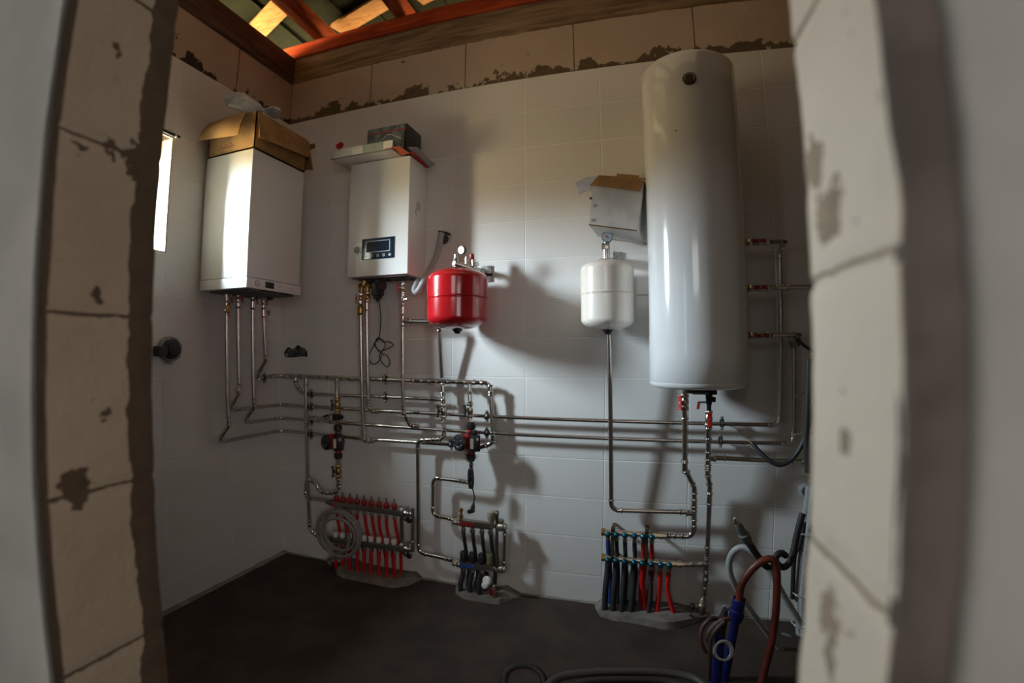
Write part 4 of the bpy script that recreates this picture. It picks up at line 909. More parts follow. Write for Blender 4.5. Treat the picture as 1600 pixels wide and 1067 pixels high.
for k, x in enumerate(FXW):
    t = (x - UA.x) / (UB.x - UA.x); zb_ = UA.lerp(UB, t).z
    if fm is None:
        b = MB(); b.lathe((x, -.09, zb_ + .014), (0, 0, 1), [(0, .012), (.010, .0165), (.022, .0165), (.032, .010), (.036, .006)], 14); fm = b.build('flow_meter', mat('dark_red_plastic', (.30, .012, .012), .4), root)
        b = MB(); b.lathe((x, -.09, zb_ + .048), (0, 0, 1), [(0, .0035), (.016, .0035), (.018, .005), (.024, .005)], 8); b.build('sight_tube', NICKEL, fm)
        b = MB(); b.lathe((x, -.09, zb_ - .014), (0, 0, -1), [(0, .009), (.010, .009), (.010, .0125), (.024, .0125), (.024, .010)], 10); co = b.build('pipe_connector', NICKEL, root)
        f0 = V(x, 0, zb_)
    else:
        d = V(x, 0, zb_) - f0; dup_part(fm, d); dup_part(co, d)
    tw = .006 * math.sin(k * 1.7)
    b = MB(); b.tube(spline([(x, -.09, zb_ - .034), (x + tw, -.085, zb_ - .10), (x + .004 + tw, -.055, zl - .02), (x + .006, -.045, .10), (x + .004, -.05, .02)], 5), .0085, 12); b.build('red_pipe', REDPIPE, root)
for k, x in enumerate(CXW):
    t = (x - LA.x) / (LB.x - LA.x); zb_ = LA.lerp(LB, t).z
    if k != 3:
        if cp is None:
            b = MB(); b.lathe((x, -.09, zb_ + .013), (0, 0, 1), [(0, .011), (.006, .011), (.006, .0155), (.008, .0165), (.030, .0160), (.033, .014)], 20); cp = b.build('white_cap', WCAP, root); c0 = V(x, 0, zb_)
            b = MB(); b.lathe((x, -.09, zb_ - .014), (0, 0, -1), [(0, .009), (.008, .009), (.008, .0125), (.02, .0125)], 10); co = b.build('pipe_connector', NICKEL, root)
        else: dup_part(cp, V(x, 0, zb_) - c0); dup_part(co, V(x, 0, zb_) - c0)
    b = MB(); b.tube(spline([(x, -.09, zb_ - .03), (x + .002 * math.sin(k * 2.3), -.095, zb_ - .08), (x + .003 * math.sin(k), -.10, .09), (x, -.095, .01)], 5), .0095, 12); b.build('red_pipe', REDPIPE, root)
for E_, zz in ((UB, 1), (LB, -1)):
    q = E_ + V(.022, 0, 0)
    b = MB(); b.lathe(E_ - V(.008, 0, 0), (1, 0, 0), [(0, .012), (.012, .012), (.012, .017), (.026, .017), (.026, .013), (.05, .013)], 12); b.lathe(q + V(.01, 0, -.008), (0, 0, 1), [(0, .012), (.03, .010), (.04, .008)], 12); b.build('end_fitting', NICKEL, root)
    b = MB(); b.lathe(q + V(-.002, -.004, -.012), (-.5, -.5, -.7), [(0, .012), (.02, .016), (.028, .014)], 10); b.obox(q + V(.012, -.01, -.036), (.022, .02, .020), X3, .004); b.build('drain_tap', BLACK, root)
    b = MB(); b.lathe(E_ + V(-.018, 0, .014), (0, 0, 1), [(0, .009), (.008, .011), (.014, .006)], 12); b.build('air_vent', WCAP, root)
b = MB(); b.tube([UB + V(.045, .012, .03), UB + V(.045, .012, -.03), LB + V(.045, .012, .03), LB + V(.045, .012, -.015)], .0085, 12); bead(b, LB + V(.045, .012, .045), (0, 0, 1), .0085); b.build('bypass_tube', STEEL, root)
for E_ in (UA, LA):
    b = MB(); b.lathe(E_ + V(.006, 0, 0), (-1, 0, 0), [(0, .012), (.010, .012), (.010, .019), (.024, .019), (.024, .012), (.05, .011)], 8); b.build('inlet_union', mat('dark_nickel', (.3, .28, .25), .35, 1.0), root)
b = MB(); b.lathe(UA + V(.014, -.016, -.004), (0, -1, 0), [(0, .010), (.006, .010), (.008, .006)], 14); b.build('bolt', REDP, root)
for xx in (UA.x + .06, UB.x - .04):
    b = MB(); b.box((xx, -.072, zl - .03), (xx + .02, -.066, zu + .03)); b.box((xx, -.07, zu - .01), (xx + .02, .002, zu + .01)); b.box((xx, -.07, zl - .01), (xx + .02, .002, zl + .01)); b.build('mounting_bracket', ZINC, root)
# coil of grey hose hung over the manifold
cc = V((0.52, -0.14, 0.258)); pts = []
for k in range(78):
    t = k / 24 * 2 * math.pi; R_ = .100 + .020 * math.sin(t * .47 + 1); ox = .026 * math.sin(t * .23)
    pts.append(cc + V(R_ * 1.22 * math.cos(t - 1.1) + ox, -.004 + .016 * math.sin(t * .45), R_ * 1.13 * math.sin(t - 1.1) + ox * .4))
pts = spline([(0.388, -0.03, -0.012), (0.394, -0.08, 0.081)], 4)[:-1] + pts
b = MB(); b.tube(spline(pts, 2), .0095, 12); root2 = thing('hose_coil', 'coiled grey hose hanging over the left end of the red pipe manifold', 'hose', tuple(cc))
b.build('hose', mat('coil_grey_hose', (.26, .25, .24), .5), root2)
b = MB(); q = V((0.656, -0.15, 0.355)); b.ring(q, (.5, 0, -.8), .016, .0025, 16, 6); b.build('tie', mat('pale_tie', (.5, .48, .42), .5), root2)

root = thing('underfloor_manifold', 'small four-outlet manifold with red and blue stickers under the red pump', 'manifold', (1.37, -.09, .05))
UA, UB = V((1.253, -0.09, 0.408)), V((1.435, -0.09, 0.408)); LA, LB = V((1.250, -0.09, 0.18)), V((1.430, -0.09, 0.184))
for E0, E1, nm in ((UA, UB, 'upper_bar'), (LA, LB, 'lower_bar')):
    b = MB(); bar(b, E0, E1, .034, .034, .004); b.build(nm, mat('manifold_steel', (.42, .37, .33), .30, .95), root)
    b = MB(); b.lathe(E0 + V(.004, 0, 0), (-1, 0, 0), [(0, .013), (.008, .013), (.008, .019), (.022, .019), (.022, .014), (.034, .017), (.044, .017)], 8); b.build('inlet_union', NICKEL, root)
    b = MB(); b.lathe(E1 - V(.004, 0, 0), (1, 0, 0), [(0, .010), (.02, .010), (.02, .02), (.028, .023), (.058, .023), (.062, .019), (.072, .019)], 16); b.lathe(E1 + V(.04, 0, 0), (0, 0, 1), [(0, .014), (.028, .014), (.030, .017), (.038, .016)], 14); b.build('end_valve', mat('dull_nickel', (.45, .40, .32), .4, .9), root)
b = MB(); bar(b, UA + V(.006, -.0175, 0), UA.lerp(UB, .48) + V(0, -.0175, 0), .001, .022, .0004); b.build('red_sticker', mat('dark_red_sticker', (.22, .012, .012), .5), root)
b = MB(); bar(b, LA + V(.006, -.0175, 0), LA.lerp(LB, .48) + V(0, -.0175, 0), .001, .022, .0004); b.build('blue_sticker', mat('blue_sticker', (.02, .06, .24), .5), root)
for k, t in enumerate((.10, .38, .66, .92)):
    q = UA.lerp(UB, t); l_ = LA.lerp(LB, t); x = q.x
    b = MB(); b.lathe(q + V(0, 0, -.016), (0, 0, -1), [(0, .010), (.012, .010), (.012, .014), (.028, .014), (.03, .010)], 10); b.build('pipe_connector', NICKEL, root)
    b = MB(); b.tube(spline([q + V(0, 0, -.042), q + V(.002, .004, -.09), l_ + V(.006, .045, 0), (x + .01, -.05, .12), (x + .002, -.06, .02)], 5), .0095, 12); b.build('grey_pipe', DARKPIPE, root)
    b = MB(); b.lathe(l_ + V(0, 0, .016), (0, 0, 1), [(0, .012), (.006, .018), (.05, .0165), (.056, .013)], 14); b.build('actuator_cap', GREENCAP if k == 3 else BLACK, root)
    if k < 3:
        b = MB(); b.tube(spline([l_ + V(0, 0, -.03), l_ + V(-.004 - .004 * k, -.004, -.07), (l_.x - .012, -.10, .08), (l_.x - .016 + .004 * k, -.095, .01)], 5), .0135, 12); b.build('grey_pipe', DARKPIPE, root)
        b = MB(); b.lathe(l_ + V(0, 0, -.015), (0, 0, -1), [(0, .010), (.004, .014), (.02, .014)], 10); b.build('pipe_connector', NICKEL, root)
q = UA.lerp(UB, .06); b = MB(); b.lathe(q + V(-.004, 0, .015), (0, 0, 1), [(0, .008), (.012, .008), (.012, .011), (.024, .011), (.024, .006), (.04, .006), (.044, .011), (.058, .010), (.062, .005)], 14); b.build('air_vent', BRASS, root)
q = UA.lerp(UB, .94); b = MB(); b.lathe(q + V(0, 0, .015), (0, 0, 1), [(0, .013), (.012, .016), (.016, .019), (.052, .023), (.060, .022), (.064, .016)], 12); b.build('control_knob', mat('cream_knob', (.38, .32, .24), .5), root)
b = MB(); x = UB.x + .022; b.lathe((x, -.10, UB.z + .085), (0, 0, -1), [(0, .008), (.012, .013), (.022, .009), (.07, .008), (.07, .012), (.085, .012), (.085, .008), (.24, .008), (.24, .012), (.30, .012), (.31, .006)], 12); b.build('threaded_bracket', mat('dark_nickel', (.3, .28, .25), .35, 1.0), root)
b = MB(); b.tube([UB + V(.062, 0, -.01), LB + V(.062, 0, .02)], .0075, 12); bead(b, UB + V(.062, 0, -.035), (0, 0, 1), .009); bead(b, LB + V(.062, 0, .04), (0, 0, 1), .009); b.build('bypass_tube', FIT, root)
q = V((1.416, -0.12, 0.126)); b = MB(); b.lathe(q, (-.35, -1, .25), [(-.012, .010), (0, .019), (.006, .024), (.018, .024), (.022, .019)], 24); b.lathe(q + V(-.010, -.010, -.020), (-.3, -1, .1), [(0, .017), (.016, .017), (.019, .012)], 20); b.build('white_handwheel', WCAP, root)
q = V((1.429, -0.1, 0.055)); b = MB(); b.lathe(q + V(0, 0, -.04), (.12, 0, 1), [(0, .012), (.008, .016), (.018, .016), (.02, .019), (.05, .019), (.055, .014), (.08, .012), (.085, .009)], 16); b.build('drain_valve', NICKEL, root)
b = MB(); b.lathe(q + V(.001, 0, -.01), (.12, 0, 1), [(0, .0195), (.012, .0205), (.026, .0195)], 18); b.build('red_collar', mat('dark_red_plastic', (.30, .012, .012), .4), root)

root = thing('water_manifold', 'brass twin manifold with small blue-green knobs below the water heater', 'manifold', (2.18, -.09, .05))
UA, UB = V((1.989, -0.08, 0.427)), V((2.223, -0.08, 0.429)); LA, LB = V((1.992, -0.08, 0.299)), V((2.311, -0.08, 0.297))
for E0, E1, n_, nm in ((UA, UB, 6, 'upper_bar'), (LA, LB, 8, 'lower_bar')):
    d = (E1 - E0).normalized(); L_ = (E1 - E0).length
    b = MB(); b.lathe(E0, d, [(0, .014), (L_, .014)], 16); b.build(nm, NICKEL, root)
    b = MB(); b.lathe(E0 - d * .012, d, [(0, .018), (.018, .018), (.018, .015)], 6); b.build('end_cap', BRASS, root)
    b = MB(); b.lathe(E1 - d * .004, d, [(0, .018), (.016, .018), (.016, .014), (.03, .014), (.03, .018), (.046, .018), (.046, .012), (.062, .012)], 8); b.build('end_union', mat('pale_brass', (.55, .46, .34), .35, 1.0), root)
    kn = None
xs_u = [2.0090, 2.0490, 2.0890, 2.1340, 2.1740, 2.2140]
xs_l = [2.0110, 2.0500, 2.0910, 2.1350, 2.1740, 2.2150, 2.2580, 2.2980]
kn = None
for lst, A_, B_, up_ in ((xs_u, UA, UB, True), (xs_l, LA, LB, False)):
    for k, x in enumerate(lst):
        t = (x - A_.x) / (B_.x - A_.x); q = A_.lerp(B_, t)
        if kn is None:
            b = MB(); b.lathe(q, (0, -1, 0), [(0, .008), (.016, .008), (.018, .012), (.026, .0145), (.034, .013), (.040, .007), (.0415, .001)], 18); kn = b.build('knob', TEAL, root); k0 = q.copy()
            b = MB(); b.lathe(q + V(0, 0, -.010), (0, 0, -1), [(0, .009), (.012, .009), (.012, .0125), (.03, .0125), (.03, .009)], 8); co = b.build('pipe_connector', NICKEL, root)
        else: dup_part(kn, q - k0); dup_part(co, q - k0)
        if up_:
            m_ = BLUEPIPE if k == 0 else (DARKPIPE if k < 4 else REDPIPE)
            b = MB(); b.tube(spline([q + V(0, 0, -.035), q + V(.002, .006, -.09), (q.x + .008, -.038, .22), (q.x + .012 - .004 * k, -.036, .10), (q.x + .01, -.045, .02)], 5), .010 if k else .012, 12); b.build('supply_pipe', m_, root)
        else:
            r_ = .0145 if k < 5 else .0105
            m_ = DARKPIPE if (k < 4 or k == 5) else REDPIPE
            if k == 6: pts = [q + V(0, 0, -.05), q + V(0, 0, -.10), (q.x - .004, -.085, .12), (q.x - .012, -.09, .01)]
            elif k == 7: pts = [q + V(0, 0, -.05), q + V(-.004, 0, -.12), (q.x + .008, -.085, .12), (q.x + .045, -.09, .01)]
            elif k == 4: pts = [q + V(0, 0, -.02), q + V(0, 0, -.08), (q.x + .004, -.075, .14), (q.x + .03, -.075, .01)]
            else: pts = [q + V(0, 0, -.02), q + V(-.002, 0, -.08), (q.x - .008 + .002 * k, -.095, .14), (q.x - .008, -.095, .01)]
            b = MB(); b.tube(spline(pts, 5), r_, 12); b.build('supply_pipe', m_, root)
            if k >= 6:
                b = MB(); b.tube(spline([q + V(-.002, 0, -.03), q + V(-.012, -.002, -.045), q + V(-.010, -.003, -.058), q + V(0, 0, -.06)], 4), .004, 8); b.build('adapter', NICKEL, root)
for px_, in ((2.0320,), (2.1900,)):
    b = MB(); zt, zb2 = UA.z + .035, LA.z - .015
    b.box((px_ - .008, -.100, zb2), (px_ + .008, -.094, zt), .001); b.box((px_ - .009, -.100, zt - .02), (px_ + .009, .003, zt - .014)); b.box((px_ - .009, -.10, zb2 + .02), (px_ + .009, .003, zb2 + .026)); b.build('mounting_bracket', mat('dark_brass_bracket', (.12, .085, .05), .5, .6), root)
    b = MB(); b.tube([(px_, -.099, zt - .002), (px_ + .03, -.06, zt - .022)], .0016, 6); b.build('clip_wire', ZINC, root)
# drain valve at the foot of the right pipe
p = V((2.461, -0.07, 0.088)); root = thing('drain_valve', 'brass drain valve with black lever near the floor under the water heater', 'valve', tuple(p))
b = MB(); b.lathe(p + V(0, 0, .045), (-.08, 0, -1), [(0, .012), (.008, .016), (.03, .016), (.034, .019), (.06, .017), (.064, .015), (.085, .013)], 14); b.lathe(p, (-1, -.2, .05), [(0, .011), (.03, .011), (.03, .014), (.04, .014)], 12); b.build('body', mat('dull_nickel', (.45, .40, .32), .4, .9), root)
b = MB(); b.lathe(p + V(-.040, -.008, .002), (-1, -.2, .05), [(0, .015), (.012, .016), (.018, .012)], 14); b.build('handle', BLACK, root)
b = MB(); b.tube([p + V(-.05, -.01, -.005), p + V(-.053, -.014, -.045)], .0022, 6); b.lathe(p + V(-.052, -.010, -.058), (-.2, -1, .2), [(0, .017), (.010, .017)], 16); b.build('hose_cap', BLACK, root)

# ================================================================== CARTONS ON THE BOILERS
def quad_sheet(b, q, th, n=6, bow=0.0, dirv=(0, 0, 1)):
    """bent sheet through 4 corners q00,q10,q11,q01 (u along first edge)"""
    a, c, d, e_ = [Vector(x) for x in q]; G = []; dv = Vector(dirv)
    for i in range(n + 1):
        u = i / n; row = []
        for j in range(n + 1):
            v = j / n; p = a.lerp(c, u).lerp(e_.lerp(d, u), v); row.append(p + dv * bow * (math.sin(math.pi * u) * .6 + .4) * math.sin(math.pi * v))
        G.append(row)
    b.sheet(G, th)
root = thing('cardboard_box', 'open brown cardboard box with hanging flaps on top of the left boiler', 'box', (.19, -.42, 2.303))
b = MB(); th = .005; x0, x1, y0, y1, z0, z1 = .022, .352, -.615, -.232, 2.3035, 2.500
b.box((x0, y0, z0), (x1, y0 + th, z1)); b.box((x0, y1 - th, z0), (x1, y1, z1)); b.box((x0, y0, z0), (x0 + th, y1, z1)); b.box((x1 - th, y0, z0), (x1, y1, z1)); b.box((x0, y0, z0), (x1, y1, z0 + th))
body = b.build('body', CARD, root)
b = MB()   # faint red shipping print, not legible
for k in range(9): b.box((.105 + k * .0125, y0 - .0008, 2.333 + (.002 if k % 3 else 0)), (.113 + k * .0125, y0 + .001, 2.343 + (.005 if k % 2 else 0)))
for k in range(3): b.box((.11 + k * .035, y0 - .0008, 2.352), (.122 + k * .035, y0 + .001, 2.358))
b.build('print', mat('faded_red_print', (.22, .05, .02), .8), body)
b = MB(); quad_sheet(b, [(x0 - .004, y0 - .002, z1 - .004), (x1 - .065, y0 - .004, z1 + .006), (.322, -.690, 2.345), (.015, -.675, 2.378)], .005, 8, .024, (0, -.9, .4)); b.build('front_flap', CARD, root)
b = MB(); quad_sheet(b, [(x1 + .001, y0 + .006, z1 - .004), (x1 + .001, y1 + .020, z1 - .010), (.402, -.262, 2.372), (.402, -.636, 2.338)], .005, 6, .010, (1, 0, .3)); b.build('side_flap', CARD, root)
b = MB(); quad_sheet(b, [(x0 + .05, y1 + .001, z1 - .005), (x1 + .004, y1 + .002, z1 - .005), (x1 + .020, y1 + .045, z1 - .17), (x0 + .05, y1 + .07, z1 - .12)], .005, 5, .01, (0, .6, .4)); b.build('rear_flap', CARD, root)
b = MB(); quad_sheet(b, [(x1 - .055, y1 + .01, z1 - .03), (x1 + .030, y1 + .035, z1 - .015), (x1 + .035, y1 + .04, z1 - .04), (x1 - .03, y1 + .015, z1 - .07)], .003, 3); b.build('torn_tab', CARD_IN, root)
# crumpled film bag
b = MB(); G = []
A = V((0.15, -0.619, 2.601)); Bq = V((0.32, -0.439, 2.569))
for i in range(27):
    t = i / 26; c = A.lerp(Bq, t) + V(0, 0, .008 * math.sin(t * 9)); rr = (.046 * math.sin(math.pi * min(1, t * 1.25 + .16)) ** .6 + .010) if t < .8 else .026 + .012 * math.sin((t - .8) * 12)
    row = []
    for j in range(19):
        a = 2 * math.pi * j / 18; k = 1 + .28 * mnoise.noise(Vector((math.cos(a) * 1.9, math.sin(a) * 1.9, t * 6))) + .10 * math.sin(a * 5 + t * 7)
        row.append(c + V(math.cos(a) * rr * .9 * k, 0, math.sin(a) * rr * .78 * k) + V(0, .01 * math.sin(a * 2 + t * 5), 0))
    G.append(row)
b.sheet(G, .0006); tag(b.build('plastic_bag', BAG), 'crumpled clear plastic bag lying on top of the brown cardboard box', 'bag')

root = thing('flat_carton', 'shallow white carton lid with a grey stripe lying on top of the boiler with display', 'box', (.8, -.2, 2.316))
b = MB(); x0, x1, y0, y1, z0, z1 = .583, .962, -.297, -.02, 2.3165, 2.366
b.box((x0, y0, z0), (x1, y1, z0 + .003)); b.box((x0, y0, z0), (x1, y0 + .003, z1)); b.box((x0, y1 - .003, z0), (x1, y1, z1)); b.box((x0, y0, z0), (x0 + .003, y1, z1)); b.box((x1 - .003, y0, z0), (x1, y1, z0 + .02))
body = b.build('tray', CARDW, root)
b = MB(); b.box((x0 + .20, y0 - .0007, z0 + .001), (x0 + .325, y0 + .001, z1)); b.build('grey_stripe', mat('grey_green_print', (.25, .29, .26), .5), body)
b = MB(); quad_sheet(b, [(x1 - .045, y0 - .004, z0 + .006), (x1 + .045, y0 - .006, z0 + .006), (x1 + .055, y0 + .085, z0 + .0015), (x1 - .02, y0 + .085, z0 + .0015)], .002, 3); b.build('orange_flap', mat('orange_card', (.62, .13, .035), .6), root)
b = MB(); quad_sheet(b, [(1.025, -0.25, 2.335), (1.065, -0.223, 2.340), (1.060, 0.021, 2.330), (1.028, 0.005, 2.317)], .003, 3); b.build('grey_flap', mat('grey_card', (.42, .42, .41), .6), root)
b = MB(); quad_sheet(b, [(1.017, -0.215, 2.322), (1.041, -0.224, 2.322), (1.027, 0.006, 2.318), (1.000, -0.003, 2.318)], .002, 3); b.build('red_edge', mat('red_card', (.45, .03, .025), .6), root)
p = V((0.605, -0.26, 2.403)); b = MB(); b.obox(p + V(0, 0, .002), (.032, .03, .022), ((.9, 0, .4), (0, 1, 0), (-.4, 0, .9)), .006); b.obox(p + V(.012, 0, .012), (.02, .02, .02), ((.8, 0, -.6), (0, 1, 0), (.6, 0, .8)), .005); tag(b.build('plastic_scrap', REDP), 'small red plastic piece lying in the left end of the white carton', 'plastic piece')
# dark product box
a0 = V((0.737, -0.19, 2.497)); a1 = V((0.981, -0.19, 2.511)); zt = (a0.z + a1.z) / 2; x0, x1 = a0.x, a1.x
root = thing('product_box', 'dark box with green-grey patterned front and red line, on the white carton', 'box', ((x0 + x1) / 2, -.1, 2.345))
b = MB(); b.box((x0, -.19, 2.345), (x1, -.022, zt), .002); body = b.build('carton', mat('dark_maroon_card', (.018, .012, .013), .35), root)
b = MB(); b.box((x0 + .001, -.1915, 2.349), (x1 - .014, -.189, zt - .003)); fr = b.build('printed_front', mat('mottled_green_print', (.16, .20, .175), .45, col2=(.07, .09, .085), vscale=22, ramp=(.45, .55)), body)
b = MB(); b.box((x0 + .001, -.1925, zt - .034), (x1 - .004, -.1905, zt - .026)); b.build('red_line', mat('dull_red_line', (.32, .03, .025), .5), body)
b = MB()
w_ = x1 - x0; cxh = x0 + w_ * .56
for A_, B_ in (((cxh - .062, zt - .085), (cxh - .005, zt - .048)), ((cxh - .005, zt - .048), (cxh + .015, zt - .050)), ((cxh + .015, zt - .050), (cxh + .075, zt - .083))):
    a_ = V(A_[0], -.1922, A_[1]); b_ = V(B_[0], -.1922, B_[1]); d = (b_ - a_).normalized(); b.obox((a_ + b_) / 2, ((b_ - a_).length, .001, .0035), (d, (0, 1, 0), d.cross(V(0, 1, 0))))
b.build('outline_mark', WPRINT, body)

# white carton on the ivory tank
root = thing('white_carton', 'tilted white carton with open brown flaps wedged above the ivory tank', 'box', (2.07, -.18, 1.77))
f = [V((1.967, -0.28, 2.015)), V((2.185, -0.28, 2.030)), V((2.149, -0.28, 1.805)), V((1.942, -0.28, 1.843))]   # front TL TR BR BL
k_ = [f[3] + V(.015, .215, .0), f[2] + V(.022, .215, -.012), f[1] + V(.022, .215, -.012), f[0] + V(.015, .215, .0)]
def shell(b, corners, th=.004):
    quad_sheet(b, corners, th, 2)
b = MB(); shell(b, [f[3], f[2], f[1], f[0]]); shell(b, [k_[0], k_[1], k_[2], k_[3]]); shell(b, [f[3], k_[0], k_[3], f[0]]); shell(b, [f[2], k_[1], k_[2], f[1]]); shell(b, [f[3], f[2], k_[1], k_[0]])
body = b.build('body', CARDW, root)
b = MB(); d = (f[2] - f[3]).normalized(); quad_sheet(b, [f[3] + V(0, -.003, -.002), f[2] + V(0, -.003, -.002), f[2] + V(0, -.003, .003), f[3] + V(0, -.003, .003)], .002, 2); b.build('torn_edge', CARD_IN, body)
b = MB(); o_ = f[3].lerp(f[2], .12) + V(0, -.0028, .018)
b.obox(o_, (.020, .001, .002), X3); b.obox(o_ + V(0, 0, .012), (.018, .001, .002), X3); b.obox(o_ + V(-.012, 0, .006), (.002, .001, .012), X3); b.lathe(o_ + V(0, .001, .006), (0, -1, 0), [(0, .005), (.001, .005), (.001, .004)], 12, cap=False)
b.build('handling_mark', PRINT, body)
b = MB(); o_ = f[0].lerp(f[3], .5).lerp(f[1].lerp(f[2], .5), .08) + V(0, -.0028, 0)
for s in (-1, 1): b.obox(o_ + V(s * .004, 0, .003), (.010, .001, .0015), ((.7, 0, -.7 * s), (0, 1, 0), (.7 * s, 0, .7))); b.obox(o_ + V(s * .004, 0, -.004), (.009, .001, .0015), ((.7, 0, .7 * s), (0, 1, 0), (-.7 * s, 0, .7)))
b.build('handling_mark', PRINT, body)
b = MB(); t0 = f[0] + V(.012, .002, .004); t1 = f[1] + V(.0, .002, .004); quad_sheet(b, [V((1.990, -0.27, 2.069)), V((2.193, -0.27, 2.039)), V((2.166, -0.315, 1.969)), V((1.957, -0.315, 2.012))], .004, 4, .004, (0, -1, .5)); b.build('front_flap', CARD, root)
b = MB(); quad_sheet(b, [V((2.056, -0.08, 2.142)), V((2.165, -0.08, 2.124)), V((2.167, -0.075, 2.100)), V((2.052, -0.075, 2.116))], .004, 2); b.build('rear_flap', CARD, root)
b = MB(); G = []
for i in range(9):
    t = i / 8
    p0 = V((1.995, -0.26, 2.070)).lerp(V((1.876, -0.22, 2.061)), t) + V(0, 0, .014 * math.sin(math.pi * t)); p1 = V((1.952, -0.1, 2.051)).lerp(V((1.871, -0.08, 2.048)), t) + V(0, 0, .014 * math.sin(math.pi * t)); G.append([p0, p0.lerp(p1, .5), p1])
b.sheet(G, .004); b.build('side_flap', CARDW, root)
b = MB(); quad_sheet(b, [V((2.149, -0.2, 2.055)), V((2.170, -0.2, 2.059)), V((2.194, -0.2, 2.091)), V((2.180, -0.2, 2.098))], .003, 2); quad_sheet(b, [V((2.172, -0.18, 2.060)), V((2.195, -0.18, 2.064)), V((2.208, -0.18, 2.100)), V((2.196, -0.18, 2.104))], .003, 2); b.build('loose_paper', CARDW, root)
b = MB(); q = V((1.948, -0.2, 1.991)); b.obox(q, (.024, .01, .008), ((.9, 0, .3), (0, 1, 0), (-.3, 0, .9)), .001); b.obox(q + V(.004, 0, -.012), (.012, .01, .012), X3, .001); b.build('tape_scrap', BLACK, root)
b = MB(); b.tube([V((2.028, -0.06, 1.824)), V((2.184, -0.06, 1.795))], .003, 6); b.build('bottom_edge', CARD_IN, root)

# ================================================================== HOLES AND CUFFS IN THE WALLS
p = V((0, -0.778, 1.301)); root = thing('wall_duct', 'round grey duct cuff with black plug in the left wall near the doorway', 'duct', tuple(p))
b = MB(); b.lathe(p - V(.03, 0, 0), (1, 0, 0), [(0, .060), (.045, .060), (.055, .058), (.055, .050), (0, .050)], 36, cap=False); b.build('cuff', mat('grey_cuff', (.30, .32, .32), .5), root)
b = MB(); b.lathe(p + V(-.02, 0, -.004), (1, -.1, 0), [(0, .048), (.05, .046), (.055, .034), (.08, .033), (.084, .026)], 26); b.build('plug', mat('black_plug', (.016, .016, .017), .5), root)
b = MB(); b.obox(p + V(.036, -.068, -.012), (.05, .05, .05), X3, .012); b.build('side_branch', mat('dark_brown_duct', (.045, .034, .03), .6), root)
b = MB()
for k in range(9):
    a = math.radians(-100 + k * 16); q = p + V(.004, math.cos(a) * .062, math.sin(a) * .062); b.obox(q, (.004, .010, .020 + .012 * (k % 3)), ((1, 0, 0), (0, math.cos(a + .5), math.sin(a + .5)), (0, -math.sin(a + .5), math.cos(a + .5))), .001)
b.build('filler', mat('pale_filler', (.40, .42, .41), .85), root)
p = V((0.124, 0, 1.283)); root = thing('wall_recess', 'small dark hole with grey foil lumps in the back wall near the corner', 'hole', tuple(p))
b = MB()
G = []
for i in range(11):
    t = i / 10; x = -.088 + .180 * t; h_ = .030 * (math.sin(math.pi * t) ** .5) * (1 + .45 * math.sin(t * 13)); G.append([p + V(x, .001, -.026 - .004 * math.sin(t * 6)), p + V(x, -.006, 0 + h_ * .2), p + V(x, .001, .006 + h_)])
b.sheet(G, .002); b.build('opening', mat('painted_hole_shade', (.02, .019, .018), .8), root)  # wall is not cut; dark sheet colour stands for shade inside the hole
b = MB(); mm = mat('grey_foil', (.13, .135, .13), .35, .4, var=.2, vscale=60, bump=.6, bscale=90)
for dx, dz, r_ in ((-.035, .0, .026), (.0, .008, .022), (.055, .004, .028)): b.lathe(p + V(dx, .004, dz), (.1, -1, 0), [(0, r_), (.012, r_ * .95), (.022, r_ * .6), (.024, .002)], 14)
b.obox(p + V(.01, -.010, -.012), (.12, .012, .010), ((1, 0, -.1), (0, 1, 0), (.1, 0, 1)), .004); b.build('foil', mm, root)
b = MB(); b.lathe(p + V(-.068, .0, -.014), (0, -1, 0), [(0, .011), (.006, .011), (.006, .006)], 12); b.build('pale_plug', mat('pale_plug', (.35, .34, .33), .6), root)
# black stay at the window head
p0 = V((0.015, -0.854, 2.351)); p1 = V((0.03, -0.796, 2.344)); d = (p1 - p0)
root = thing('window_stay', 'black rod with a white band at the top of the bright window', 'rod', tuple(p1))
b = MB(); b.cyl(p0 - d * 1.6, p1, .009); b.build('rod', BLACK, root)
b = MB(); b.cyl(p0.lerp(p1, .60), p0.lerp(p1, .72), .0098); b.build('white_band', WCAP, root)
# upstands of cement around the pipes at the floor
def upstand(name, label, pts_top, depth, seed):
    b = MB(); G = []
    n = len(pts_top)
    for i, (x, z, y) in enumerate(pts_top):
        w_ = .006 * mnoise.noise(Vector((i * .7, seed, 0)))
        G.append([(x, .003, z + .004), (x, y * .55, z + w_), (x, y, z * .82), (x, y - .006 + w_, z * .35), (x, y - .012, -.006)])
    b.sheet(G, .003); return tag(b.build(name, mat('pale_sealing_sheet', (.21, .185, .16), .75, var=.15, vscale=18, bump=.5, bscale=40)), label, 'sealing collar', 'white sealing collars at the wall foot')
upstand('sealing_collar', 'pale sealing collar at the floor around the red pipes', [(0.5770, .050, -.07), (.50, .062, -.13), (.56, .045, -.15), (.64, .042, -.15), (.72, .040, -.15), (.80, .040, -.15), (.88, .042, -.15), (.945, .046, -.10), (.98, .02, -.02)], .15, 1)
upstand('sealing_collar', 'pale sealing collar at the floor under the small manifold', [(1.19, .01, -.02), (1.23, .04, -.10), (1.29, .04, -.14), (1.36, .034, -.14), (1.43, .034, -.14), (1.48, .05, -.135), (1.51, .035, -.10), (1.57, .01, -.015)], .15, 2)
upstand('sealing_collar', 'pale sealing collar at the floor around the pipes of the right manifold', [(1.94, .01, -.02), (1.985, .045, -.12), (2.05, .044, -.14), (2.12, .048, -.14), (2.2, .052, -.15), (2.28, .055, -.17), (2.34, .056, -.15), (2.42, .045, -.09), (2.50, .02, -.02)], .15, 3)

